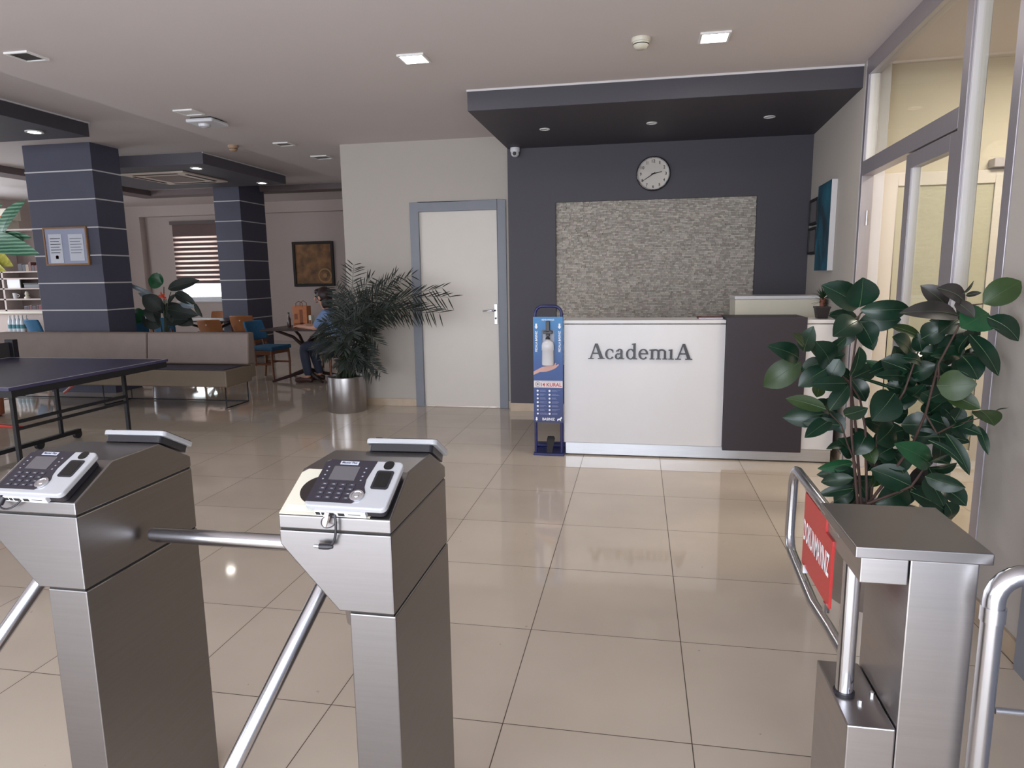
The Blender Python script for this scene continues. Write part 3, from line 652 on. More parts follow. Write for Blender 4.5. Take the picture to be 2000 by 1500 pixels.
for r in range(7):
    zz = .53-.031*r
    for cxx in (xs+.032, cxs+.01):
        k = random.choice((4, 6, 12)); rr = .0085
        ink(poly(*[(cxx+rr*math.cos(2*PI*i/k+.78), zz+rr*math.sin(2*PI*i/k+.78)) for i in range(k)]), 'rule_symbol')
        m = MB()
        for j in range(3): w = random.uniform(.03, .07); m.add([(cxx+.018, F, zz+.007-.006*j), (cxx+.018+w, F, zz+.007-.006*j), (cxx+.018+w, F, zz+.0055-.006*j), (cxx+.018, F, zz+.0055-.006*j)], [(0, 1, 2, 3)])
        m.build('rule_text', mat('faint_print', (150, 156, 196), .6), bo)
ban = MB().box(xs+.002, xs1-.002, ys-.0085, ys-.006, .556, .612).build('rule_banner', mat('banner_white', (214, 206, 208), .5), bo)
m = MB(); text(m, '14 KURAL', (cxs+.025, ys-.009, .580), (1, 0, 0), (0, 0, 1), .165, .030, .018); m.build('red_lettering', mat('red_print', (176, 34, 42), .5), ban)
m = MB(); text(m, 'YENİ KORONAVİRÜS RİSKİNE KARŞI', (cxs+.025, ys-.009, .605), (1, 0, 0), (0, 0, 1), .16, .007); m.lathe((xs+.033, ys-.009, .584), [(.020, 0), (.020, -.0004), (.017, -.0004), (.017, 0)], 24, 'y', cap=False); m.lathe((xs+.033, ys-.009, .584), [(.008, 0), (0, -.0004)], 9, 'y'); m.build('small_print', mat('grey_print', (110, 110, 124), .7), ban)
m = MB(); y0 = ys-.0072
hp_ = [(a_, b_+.012) for a_, b_ in [(xs, .672), (xs, .645), (xs+.05, .668), (xs+.10, .672), (xs+.14, .684), (xs+.175, .70), (xs+.205, .728), (xs+.195, .733), (xs+.178, .72), (xs+.182, .742), (xs+.172, .742), (xs+.16, .722), (xs+.10, .716), (xs+.07, .71)]]
m.prism(hp_, lambda a, b, c_: Vector((a, c_, b)), y0, ys-.006); m.build('hand_print', mat('skin_print', (206, 160, 150), .5), bo)
MB().prism([(-.024, 0), (.02, 0), (.034, .10), (.026, .115), (-.026, .115), (-.03, .09)], lambda a, b, c_: Vector((cxs+.012+a, ys-.03+b*.7+c_, .03+b)), 0, .012).build('pedal', 'blackmat', hs, bevel=.003)
MB().cyl((xs+.012, ys+.15, .06), (xs1-.012, ys+.15, .06), .006).build('pedal_axle', 'blackmat', hs)

# ================================================================ turnstiles
def turnstile(dx, label):
    X0, X1, Y0, Y1 = -.726+dx, -.482+dx, 1.228, 1.624
    t = thing('turnstile', label, 'turnstile', ((X0+X1)/2, 1.42, 0))
    MB().box(X0+.145, X1+.002, Y0+.001, Y1-.001, 0, .7574).build('column', 'steel', t, bevel=.003)
    fn = lambda a, b, c_: Vector((a+dx, c_, b))
    MB().prism([(-.726, .932), (-.482, .932), (-.482, .761), (-.6025, .761), (-.726, .9016)], fn, Y0, Y1).build('head', 'steel', t, bevel=.003)
    MB().prism([(Y0, .9358), (Y0, .9648), (1.346, 1.0297), (1.506, 1.0297), (Y1, .9648), (Y1, .9358)], lambda a, b, c_: Vector((c_, a, b)), X0, X1).build('hood', 'steel', t, bevel=.003)
    MB().box(X0+.003, X1-.003, Y0+.003, Y1-.003, .93, .938).build('seam', 'seam', t); MB().box(X0+.148, X1-.003, Y0+.003, Y1-.003, .7565, .762).build('seam', 'seam', t)
    hub = Vector((-.665+dx, 1.424, .831)); ax = Vector((-.753, 0, -.658)).normalized()
    MB().cyl(hub-ax*.02, hub+ax*.04, .054, .046, 24).build('hub', 'chrome', t, smooth=True, bevel=.004)
    s = hub+ax*.02
    for d, L in (((-1, 0, .0), .512), ((-.25, -.66, -.75), .50), ((-.25, .612, -.75), .47)):
        d = Vector(d).normalized(); e = s+d*L
        MB().tube([s, e-d*.008, e-d*.002, e], [.0185, .0185, .017, .012], 20).build('arm', 'tube', t, smooth=True)
    return t
turnstile(0, 'steel tripod turnstile in the middle with a cream plate and hanging plug')
turnstile(-.73, 'steel tripod turnstile at the left edge of the picture')
SL = math.atan2(.0649, .118)
def reader(label, loc, rot):
    t = thing('fingerprint_reader', label, 'fingerprint reader'); g = t.name
    w, h, d = .098, .074, .034
    def rr(x0, x1, y0, y1, r, n=5):
        out = []
        for cx_, cy_, a0 in ((x1-r, y1-r, 0), (x0+r, y1-r, 90), (x0+r, y0+r, 180), (x1-r, y0+r, 270)):
            for i in range(n+1):
                a = math.radians(a0+90*i/n); out.append((cx_+r*math.cos(a), cy_+r*math.sin(a)))
        return out
    fn = lambda a, b, c_: Vector((a, b, c_))
    MB().prism(rr(-w+.012, w-.008, -h+.008, h-.006, .012), fn, 0, .019).build('back_case', 'black', t)
    MB().prism(rr(-w, w, -h, h, .014), fn, .0195, d).build('front_case', 'silverp', t, bevel=.003)
    fp = [(-w+.002, h-.012), (-w+.014, h-.002), (w-.066, h-.002), (w-.074, .012), (w-.070, -.012), (w-.062, -.028), (w-.066, -.046), (w-.084, -.062), (-w+.002, -.062)]
    fc = MB().prism(fp, fn, d, d+.0012).build('keypad_face', mat('keypad_black', (42, 38, 48), .3, var=.03), t)
    z = d+.0014
    MB().box(-.068, -.004, .006, .050, d+.0012, d+.002).build('screen', 'screen', fc)
    kb = MB()
    for r in range(4):
        for c_ in range(4): kb.box(-.078+c_*.0225, -.063+c_*.0225, -.012-.0135*r, -.0045-.0135*r, d+.0012, d+.0024)
    kb.build('keys', mat('key_black', (56, 52, 62), .4), fc)
    km = MB()
    for r in range(4):
        for c_ in range(4): km.box(-.0735+c_*.0225, -.0675+c_*.0225, -.0095-.0135*r, -.0075-.0135*r, d+.0024, d+.0026)
        km.box(-.084, -.080, .045-.013*r, .048-.013*r, d+.0012, d+.0016); km.box(.010, .014, .045-.013*r, .048-.013*r, d+.0012, d+.0016)
    km.build('key_marks', mat('key_ink', (150, 150, 158), .6), fc)
    nb_ = MB().box(-.058, -.012, .056, .067, d+.0012, d+.0018).build('name_badge', mat('badge_silver', (190, 192, 204), .4), fc)
    m = MB(); text(m, 'Master Plus', (-.035, .0622, d+.0021), (1, 0, 0), (0, 1, 0), .038, .007, .02); m.build('badge_lettering', mat('badge_ink', (30, 30, 60), .5), nb_)
    MB().lathe((.020, -.040, d), [(.0165, .0012), (.0165, .004), (.012, .0048), (.011, .0036), (.006, .0036), (.005, .0046), (0, .0046)], 24).build('round_key', 'chrome', fc, smooth=True)
    MB().prism(rr(.042, .084, -.016, .042, .006), fn, d, d+.0016).build('sensor_bezel', 'black', t)
    MB().prism(rr(.047, .079, -.010, .036, .004), fn, d+.0016, d+.0022).build('fingerprint_sensor', 'glassblack', t)
    MB().prism(rr(.052, .076, .047, .0735, .010), fn, d, d+.0014).build('sensor_window', 'glassblack', t)
    MB().box(-.075, .048, -h-.002, -h+.03, .003, .019).build('port_panel', 'whiteplastic', t)
    pm = MB()
    for a, b in ((-.072, -.062), (-.058, -.05), (-.045, -.028), (-.018, -.003)): pm.box(a, b, -h-.003, -h-.001, .007, .015)
    pm.box(.006, .036, -h-.003, -h-.001, .012, .013); pm.build('ports', 'seam', t)
    t.location = loc; t.rotation_euler = rot; t.scale = (.9, .9, .9); return t
def slope_pt(x, y, off=0):
    s_ = (y-1.228)/.118; return Vector((x, y-math.sin(SL)*off, .9648+.0649*s_+math.cos(SL)*off))
reader('black and silver fingerprint reader facing us on the middle turnstile', slope_pt(-.571, 1.285, .0045), (SL, 0, -.02))
reader('black and silver fingerprint reader facing us on the left turnstile', slope_pt(-1.315, 1.282, .001), (SL, 0, .0))
reader('fingerprint reader seen from behind on the far slope of the middle turnstile', (-.560, 1.562, 1.0035), (SL*.95, 0, PI+.05))
reader('fingerprint reader seen from behind on the far slope of the left turnstile', (-1.292, 1.562, 1.0035), (SL*.95, 0, PI+.04))
# cream plate left behind on the middle turnstile
pl = thing('mounting_plate', 'cream plastic mounting plate with a dark oval hole on the middle turnstile', 'mounting plate', slope_pt(-.66, 1.286))
TS = Matrix.Translation(slope_pt(-.605, 1.286, .0012)) @ Matrix.Rotation(SL, 4, 'X')
MB().prism([(-.119, -.065), (.08, -.065), (.08, .065), (-.105, .065), (-.117, .053)], lambda a, b, c_: TS @ Vector((a, b, c_)), 0, .0027).build('plate', 'cream', pl, bevel=.001)
n = 28
MB().prism([(-.052+.046*math.cos(2*PI*i/n), .004+.041*math.sin(2*PI*i/n)) for i in range(n)], lambda a, b, c_: TS @ Vector((a, b, c_)), .0027, .0032).build('oval_hole', mat('hole_black', (34, 26, 26), .3), pl)
MB().box(-.111, -.045, -.057, -.04, .0027, .003, TS).build('sticker', mat('sticker_grey', (206, 208, 196), .5), pl)
# cables
y = 1.222
cb = thing('power_cable', 'thin black power cable with a loose plug hanging down the middle turnstile', 'cable', at(655, 1065, y=y))
p = [at(652, 1000, y=1.221), at(656, 1012, y=1.216), at(658, 1035, y=y-.004), at(657, 1056, y=y-.004), at(650, 1066, y=y-.006), at(640, 1070, y=y-.006)]
MB().tube(bez(p, 16), .0028, 8).build('cord', 'black', cb, smooth=True)
a, b = at(650, 1068, y=y-.008), at(624, 1067, y=y-.008); MB().tube([a, a.lerp(b, .3), a.lerp(b, .7), b], [.0035, .006, .0065, .006], 12).build('plug', 'black', cb, smooth=True)
c = at(614, 1066, y=y-.008); MB().cyl(b, c, .004).build('plug_tip', 'chrome', cb, smooth=True)
nc = thing('network_plug', 'clear plastic network plug with a thin wire loop beside the hanging cable', 'connector', at(637, 1024, y=1.219))
a, b = at(640, 1000, y=1.2175), at(634, 1028, y=1.216); MB().tube([a, a.lerp(b, .5), b], [.006, .0075, .005], 4).build('housing', mat('clear_plug', (206, 190, 184), .2), nc)
MB().tube(bez([at(650, 1008, y=1.216), at(618, 1000, y=1.210), at(618, 1045, y=1.210), at(648, 1034, y=1.216), at(655, 1022, y=1.2175)], 16), .0012, 6).build('wire', 'black', nc, smooth=True)
cb = thing('cable_loop', 'black cable loop hanging from the reader on the left turnstile', 'cable', at(10, 998, y=1.221))
MB().tube(bez([at(2, 965, y=1.2175), at(-14, 1000, y=1.206), at(20, 1004, y=1.210), at(42, 975, y=1.219)], 16), .0022, 8).build('cord', 'black', cb, smooth=True)
a, b = at(8, 970, y=1.2175), at(0, 984, y=1.214); MB().tube([a, b], [.006, .007], 10).build('plug', 'black', cb, smooth=True)

# ================================================================ swing gate
GX = .42
gt = thing('swing_gate', 'steel swing gate with a red hanging sign on the right', 'gate', (.52, 1.42, 0))
MB().box(.506, .623, 1.305, 1.538, 0, .913).build('post', 'gsteel', gt, bevel=.003)
MB().box(.416, .504, 1.302, 1.535, 0, .566).build('motor_box', 'gsteel', gt, bevel=.003)
MB().box(.42, .503, 1.304, 1.542, .863, .913).build('bracket', 'gsteel', gt, bevel=.002)
MB().box(.408, .642, 1.298, 1.552, .914, .936).build('lid', 'lidsteel', gt, bevel=.002)
pp = at(1676, 1355, z=.566)
pp = Vector((.440, pp.y, 0))
MB().cyl((pp.x, pp.y, .566), (pp.x, pp.y, .863), .0175, n=24).build('pole', 'chrome', gt, smooth=True)
MB().cyl((pp.x, pp.y, .566), (pp.x, pp.y, .572), .021, n=24).build('bush', 'black', gt, smooth=True)
for q in ((1640, 1312), (1638, 1340), (1703, 1355), (1680, 1370)):
    c = at(*q, z=.569); MB().cyl((c.x, c.y, .566), (c.x, c.y, .573), .005, n=6).build('bolt', 'chrome', gt)
zlo, zhi, yf = .692, .927, 1.885
loop = [(pp.x, pp.y, .646), (GX+.012, pp.y+.1, .656), (GX, pp.y+.2, .666)]+[(GX, yf-.05+.05*math.sin(a), zlo+.05-.05*math.cos(a)) for a in (0, .4, .8, 1.2, 1.57)]+[(GX, yf-.01-.05+.05*math.cos(a), zhi-.05+.05*math.sin(a)) for a in (0, .4, .8, 1.2, 1.57)]+[(GX, pp.y+.1, zhi-.005), (GX+.006, pp.y+.05, zhi-.02), (pp.x, pp.y+.01, .88)]
MB().tube(loop, .0125, 14).build('leaf_tube', 'tube', gt, smooth=True)
sg = MB().prism([(1.475, .722), (1.722, .722), (1.722, .905), (1.53, .905), (1.53, .875), (1.475, .875)], lambda a, b, c_: Vector((c_, a, b)), GX-.004, GX+.002).build('sign', 'red', gt, label='red acrylic sign with white capital letters')
m = MB(); text(m, 'DOKUNMAYINIZ', (GX-.0046, 1.602, .812), (0, -1, 0), (0, 0, 1), .228, .054, .02); m.build('sign_lettering', 'whiteink', sg)
for (yy, zz) in ((1.70, zlo+.012), (1.50, zlo+.010), (1.71, zhi-.018), (1.56, zhi-.018)): MB().box(GX-.007, GX+.004, yy-.007, yy+.007, zz, zz+.022).build('clip', 'chrome', sg)
# rail
rx, ry, R0 = .634, 1.27, .0178
rl = thing('hand_rail', 'bent stainless steel tube barrier between the gate and the right wall', 'rail', (1.0, ry, 0))
MB().cyl((rx, ry, 0), (rx, ry, .845), R0, n=28).build('post', 'tube', rl, smooth=True)
MB().tube([(rx, ry, .84), (rx, ry, .862)]+[(rx+.05-.05*math.cos(a), ry, .862+.05*math.sin(a)) for a in (.2, .5, .8, 1.1, 1.35, 1.57)]+[(Wx(ry)-.035, ry, .912)], R0, 28).build('top_rail', 'tube', rl, smooth=True)
MB().cyl((rx, ry, .822), (rx, ry, .85), R0+.0025, n=28).build('collar', 'tube', rl, smooth=True)
MB().cyl((rx+.02, ry, .647), (Wx(ry)-.034, ry, .647), .006).build('middle_rail', 'tube', rl, smooth=True)

# ================================================================ rubber plant
rp_ = thing('rubber_plant', 'tall broad leaved rubber plant in a steel pot behind the swing gate', 'potted plant', (1.06, 3.08, 0))
pc = (1.06, 3.10)
def steel_pot(root, c_, r, h):
    MB().lathe((c_[0], c_[1], 0), [(r*.99, 0), (r, .004), (r, h-.004), (r-.004, h), (r-.012, h), (r-.014, h-.03), (0, h-.03)], 48).build('pot', 'gsteel', root, smooth=True)
    MB().lathe((c_[0], c_[1], h-.029), [(0, 0), (r-.016, .0), (r-.016, .006), (0, .012)][1:], 32).build('soil', 'soil', root)
steel_pot(rp_, pc, .20, .40)
def rc(cx, cy, y): return at(1480+cx/3, 520+cy/3, y=y)
LV = """590 240 375 110 130 d;595 240 615 66 150 d;600 255 890 247 95 d;590 325 840 312 95 d;585 320 440 412 120 d;600 330 672 462 110 d;585 310 418 275 60 d
240 540 55 465 90 d;250 560 35 706 125 l;270 500 326 350 80 d;270 462 203 398 55 l;420 570 338 440 120 d;480 545 418 665 95 d;545 640 594 470 90 d;420 500 520 412 55 d;520 685 310 690 75 d;400 600 238 705 95 d;360 700 345 768 60 l;420 860 145 885 110 d;400 838 165 775 75 l;420 845 530 700 80 d;430 895 275 1005 75 d;490 930 260 915 65 d;505 870 645 830 75 d;510 1050 400 1072 45 d
560 1150 350 1185 60 b;560 1215 345 1222 60 d;560 1240 370 1265 65 d;560 1300 352 1340 55 d;560 1310 448 1382 80 d;560 1110 470 1010 90 d
850 690 625 550 60 b;885 612 722 552 115 d;860 645 680 640 55 d;900 505 788 415 100 d;955 415 772 350 55 l;960 570 842 535 60 d;885 640 1052 578 95 d;970 560 1172 520 75 d;800 745 668 905 150 d;840 740 865 842 125 d;800 720 598 655 18 d;795 930 695 1035 135 d;840 930 1072 945 115 d;985 870 1122 760 115 d;900 760 980 690 80 d;720 1000 860 960 100 d
1110 232 953 112 85 g;1215 215 1048 128 95 g;1175 290 830 275 95 g;1320 220 1542 88 120 l;1220 170 1312 155 25 g;1200 160 1266 84 14 g;1350 275 1190 362 150 b;1345 300 1528 438 110 d;1190 300 1060 395 120 d;1240 400 1410 642 95 d;1050 420 1105 555 95 d;1200 530 1290 665 115 d;1210 470 1050 480 110 d;1310 370 1418 376 18 d;960 425 1110 350 105 d;1160 210 1270 300 60 g
1050 700 1285 690 140 l;1100 740 1305 835 90 l;1300 845 1385 935 115 l;1390 862 1470 830 8 g;1140 945 1262 872 65 d;1150 930 1312 988 65 d;1290 935 1350 1105 42 d;1100 980 1240 1224 65 d;1000 1020 1202 1164 38 d;1000 890 1160 960 100 d
1010 1160 800 1040 115 b;1000 1150 1122 1160 115 d;900 1290 663 1190 130 d;980 1230 1217 1298 85 d;985 1230 1088 1405 115 d;1080 1300 1222 1405 105 d;880 1300 688 1392 130 d;890 1320 1142 1475 110 d;1100 1385 1135 1485 95 d;780 1080 855 1215 135 d;790 1060 682 1125 105 d;640 970 560 1105 110 d;700 1080 640 1200 90 d;950 1120 1010 1080 70 d;1040 800 960 740 80 d;880 860 760 850 100 d;1000 780 1120 720 90 d"""
fol = MB(); vn = MB(); rng = random.Random(11)
mi = {'d': 0, 'l': 1, 'b': 2, 'g': 3}
for row in LV.replace('\n', ';').split(';'):
    a = row.split(); bx, by, tx, ty, w = map(float, a[:5])
    yb = 3.08-.28*max(0, (bx-900)/500)+rng.uniform(-.10, .10); yt = yb+rng.uniform(-.14, .06)
    if tx > 1180: yt = min(yt, 2.80); yb = min(yb, 2.86)
    B, T = rc(bx, by, yb), rc(tx, ty, yt)
    T.x = min(T.x, Wx(T.y)-.02)
    fol.m = mi[a[5]]; W2 = w*1.18/3/F_PX*yb
    leaf(fol, B, T, W2, (rng.uniform(-.35, .35), -1, rng.uniform(-.1, .75)), rng.uniform(.03, .14), rng.uniform(.12, .3), 9, .4, vn)
for hx_, hy_ in ((590, 320), (400, 560), (420, 850), (545, 660), (860, 720), (960, 500), (1190, 330), (1180, 520), (985, 880), (1150, 900), (900, 1290), (1000, 1180), (580, 1250), (760, 950), (720, 1150), (1060, 1000), (620, 1040), (800, 560), (930, 680), (1100, 640)):
    a0 = rng.uniform(0, 6.28)
    for k in range(4):
        a_ = a0+k*1.57+rng.uniform(-.4, .4); L = rng.uniform(120, 190); yb = 3.16-.28*max(0, (hx_-900)/500)+rng.uniform(-.05, .1)
        fol.m = 3 if rng.random() < .1 else 1 if rng.random() < .08 else 0
        B, T = rc(hx_, hy_, yb), rc(hx_+math.cos(a_)*L, min(1450, hy_+math.sin(a_)*L*.9+25), yb+rng.uniform(-.12, .06)); T.x = min(T.x, Wx(T.y)-.02)
        leaf(fol, B, T, rng.uniform(80, 105)/3/F_PX*yb, (rng.uniform(-.5, .5), -1, rng.uniform(0, .9)), rng.uniform(.05, .16), rng.uniform(.12, .3), 8, .4, vn)
fol.build('foliage', ['leaf', 'leafl', 'leafb', 'leafg'], rp_, smooth=True); vn.build('leaf_veins', 'vein', rp_)
st = MB(); base = Vector((pc[0], pc[1], .37))
for i, pth in enumerate(([(585, 1390, 3.05), (550, 1000, 3.05), (545, 650, 3.06), (590, 320, 3.06)], [(605, 1390, 3.08), (575, 950, 3.1), (545, 690, 3.1), (400, 560, 3.05)], [(640, 1390, 3.1), (630, 950, 3.1), (600, 780, 3.1), (530, 670, 3.08)], [(660, 1390, 3.12), (700, 1000, 3.1), (860, 730, 3.05), (940, 500, 3.05)], [(650, 1390, 3.08), (900, 1060, 3.0), (985, 860, 2.95), (1060, 570, 2.9), (1190, 330, 2.85)], [(645, 1390, 3.05), (780, 1340, 3.0), (900, 1290, 2.95), (1000, 1150, 2.92)], [(590, 1200, 3.05), (525, 1040, 3.04), (490, 930, 3.03), (420, 860, 3.02)], [(985, 870, 2.95), (1050, 980, 2.9), (1150, 930, 2.84), (1300, 890, 2.78)], [(1060, 570, 2.9), (1060, 640, 2.88), (1050, 700, 2.86)], [(1190, 330, 2.85), (1220, 230, 2.83), (1320, 220, 2.82)])):
    p = [rc(*q) for q in pth]
    if i < 6: p = [base+Vector(((p[0].x-base.x)*.6, (p[0].y-base.y)*.6, 0))]+p
    sm = []
    for k in range(len(p)-1):
        for u in range(5): sm.append(p[k].lerp(p[k+1], u/5))
    sm.append(p[-1]); N = len(sm); r0 = .0075 if i < 6 else .0042
    st.tube(sm, [r0*(1-.55*k/N) for k in range(N)], 8)
st.build('stems', 'stem', rp_, smooth=True)

# ================================================================ palm
pm = thing('potted_palm', 'dark palm with arching fronds in a steel pot beside the door', 'potted plant', (-3.13, 6.86, 0))
pcx, pcy = -3.125, 6.86
steel_pot(pm, (pcx, pcy), .205, .385)
def pcr(cx, cy, y): return at(480+cx/4.286, 480+cy/4.286, y=y)
FR = [(930, 560, 1150, 400, 1690, 430, 6.75), (940, 600, 1120, 430, 1620, 560, 6.65), (930, 560, 1100, 400, 1380, 250, 6.85), (900, 600, 1080, 420, 1250, 250, 6.8), (930, 600, 1100, 480, 1500, 560, 6.7), (960, 560, 1150, 440, 1640, 350, 6.7),
 (860, 700, 880, 450, 905, 165, 6.85), (880, 700, 900, 420, 1050, 265, 6.75), (850, 700, 830, 480, 760, 350, 6.95), (840, 720, 800, 520, 740, 450, 6.9), (830, 740, 770, 600, 640, 640, 6.85), (820, 760, 740, 640, 590, 760, 6.8), (830, 800, 740, 720, 580, 860, 6.75), (840, 850, 780, 800, 640, 950, 6.75),
 (880, 760, 960, 640, 1110, 810, 6.7), (880, 720, 980, 560, 1070, 680, 6.65), (900, 800, 980, 760, 1060, 900, 6.7), (900, 900, 980, 880, 1125, 1050, 6.7), (890, 850, 960, 820, 1040, 960, 6.65), (870, 740, 920, 560, 1020, 520, 6.6), (850, 740, 840, 560, 800, 640, 6.55), (860, 780, 880, 640, 900, 760, 6.5), (850, 850, 820, 760, 740, 880, 6.6), (870, 700, 960, 460, 1130, 330, 6.9), (850, 720, 820, 500, 760, 560, 6.95), (860, 700, 900, 480, 1000, 420, 6.8), (870, 740, 1000, 520, 1250, 520, 6.7), (860, 820, 850, 720, 820, 880, 6.6), (870, 880, 900, 800, 940, 960, 6.55), (850, 950, 820, 900, 760, 1010, 6.6), (860, 940, 850, 880, 830, 1020, 6.55), (870, 950, 900, 900, 930, 1030, 6.55), (880, 960, 960, 940, 1060, 1080, 6.6), (850, 900, 780, 840, 660, 900, 6.65), (880, 940, 940, 860, 1000, 980, 6.6), (850, 720, 860, 520, 840, 420, 6.8)]
fo_ = MB(); ss = MB(); rng = random.Random(5)
for (x1, y1, x2, y2, x3, y3, yt) in FR:
    b0 = Vector((pcx+rng.uniform(-.1, .1), pcy+rng.uniform(-.09, .09), .37))
    p = bez([b0, pcr(x1, y1, (pcy*2+yt)/3), pcr(x2, y2, (pcy+2*yt)/3), pcr(x3, y3, yt)], 26)
    for q in p: q.y = min(q.y, YD-.06) if q.x > -3.3 else q.y
    ss.tube(p, [.0075*(1-.8*i/26) for i in range(27)], 6)
    tot = sum((p[i+1]-p[i]).length for i in range(26))
    for i in range(9, 27):
        t = i/26; d = (p[min(26, i+1)]-p[i-1]).normalized()
        sd = d.cross(Vector((0, -.7, .7))).normalized()
        L = min(.30, .26*tot)*(1-.55*abs(t-.6)/.5)*rng.uniform(.8, 1.1)
        for s in (-1, 1):
            for rep in ((0, 1) if i % 3 == 0 else (0,)):
                pt = p[i].lerp(p[min(26, i+1)], .5*rep)
                dr = (d*.75+sd*s*.8+Vector((rng.uniform(-.1, .1), rng.uniform(-.5, .3), rng.uniform(-.12, .16)))).normalized()
                T = pt+dr*L+Vector((0, 0, -.06*L/.2)); T.y = min(T.y, YD-.03) if T.x > -3.25 else T.y
                leaf(fo_, pt, T, .0115, (0, -1, .4), .05, .2, 4)
fo_.build('fronds', 'palm', pm); ss.build('stalks', 'gstem', pm, smooth=True)

# ================================================================ sofa
so = thing('sofa', 'long taupe leather sofa with a navy seat pad and thin metal legs', 'sofa', (-6.0, 7.1, 0))
sx0, sx1 = -7.9, -4.47
MB().box(sx0, sx1, 6.70, 7.22, .255, .44).build('seat_base', 'sofab', so, bevel=.012)
MB().box(sx0+.03, sx1-.05, 6.74, 7.10, .4405, .452).build('seat_pad', 'navy', so, bevel=.004)
for a, b in ((sx0, -5.795), (-5.785, sx1+.015)): MB().prism([(7.12, .455), (7.30, .455), (7.30, .825), (7.17, .825)], lambda u, v, c_: Vector((c_, u, v)), a, b).build('back_cushion', 'sofa', so, bevel=.025, seg=4)
MB().box(sx0, sx1, 7.221, 7.30, .30, .452).build('back_rail', 'sofab', so)
for xx in (sx1-.06, -6.1, sx0+.1):
    MB().tube([(xx, 6.76, .255), (xx, 6.76, .012), (xx, 7.2, .012), (xx, 7.2, .255)], .008, 6).build('leg_frame', 'blackmat', so)
MB().box(sx0+.1, sx1-.06, 7.192, 7.208, .006, .018).build('floor_bar', 'blackmat', so)

# ================================================================ table tennis table
tt = thing('table_tennis_table', 'dark blue table tennis table on black legs in front of the sofa', 'table', (-5.42, 4.48, 0))
ex, ey0, ey1 = -4.05, 3.70, 5.25
MB().box(-5.665, ex, ey0, ey1, .738, .76).build('table_half', 'ttop', tt, bevel=.001); MB().box(-7.28, -5.675, ey0, ey1, .738, .76).build('table_half', 'ttop', tt, bevel=.001)
m = MB()
for a, b, c_, d in ((-7.28, ex, ey0, ey0+.018), (-7.28, ex, ey1-.018, ey1), (ex-.018, ex, ey0+.018, ey1-.018), (-7.28, -7.262, ey0+.018, ey1-.018)): m.box(a, b, c_, d, .7601, .7606)
m.build('edge_line', mat('line_grey', (170, 168, 176), .5), tt)
m = MB(); m.box(ex-.03, ex-.004, ey0+.02, ey1-.02, .69, .737); m.box(-7.27, -7.24, ey0+.02, ey1-.02, .69, .737); m.box(-7.24, ex-.03, ey0+.02, ey0+.05, .69, .737); m.box(-7.24, ex-.03, ey1-.05, ey1-.02, .69, .737); m.build('apron', 'blackmat', tt)
for lx, ly in ((-4.3, 3.945), (-4.3, 5.0), (-5.12, 5.14), (-5.12, 3.8), (-6.2, 3.8), (-6.2, 5.14), (-7.0, 3.945), (-7.0, 5.0)): MB().box(lx-.013, lx+.013, ly-.013, ly+.013, .05 if lx in (-5.12, -6.2) else .0, .69).build('leg', 'blackmat', tt)
for lx in (-4.3, -7.0): MB().box(lx-.010, lx+.010, 3.959, 4.986, .458, .48).build('crossbar', 'blackmat', tt); MB().box(lx-.010, lx+.010, 3.959, 4.986, .408, .428).build('crossbar', 'blackmat', tt)
for lx in (-5.12, -6.2): MB().box(lx-.02, lx+.02, 3.60, 5.34, .05, .085).build('wheel_bar', 'blackmat', tt)
for lx in (-5.12, -6.2):
    for ly in (3.63, 5.31, 4.9): MB().cyl((lx-.015, ly, .04), (lx+.015, ly, .04), .04, n=18).build('wheel', 'black', tt, smooth=True)
MB().tube([(-4.31, 4.6, .70), (-4.85, 4.95, .5)], .012, 8).build('strut', 'redpaint', tt); MB().tube([(-4.3, 4.0, .42), (-4.75, 3.8, .5)], .012, 8).build('strut', 'redpaint', tt)
MB().box(-5.715, -5.625, ey1-.01, ey1+.045, .7, .925).build('net_post', 'black', tt, bevel=.004)
MB().box(-5.674, -5.666, ey0-.05, ey1-.012, .765, .90).build('net', mat('net_mesh', (60, 56, 58), .9), tt)

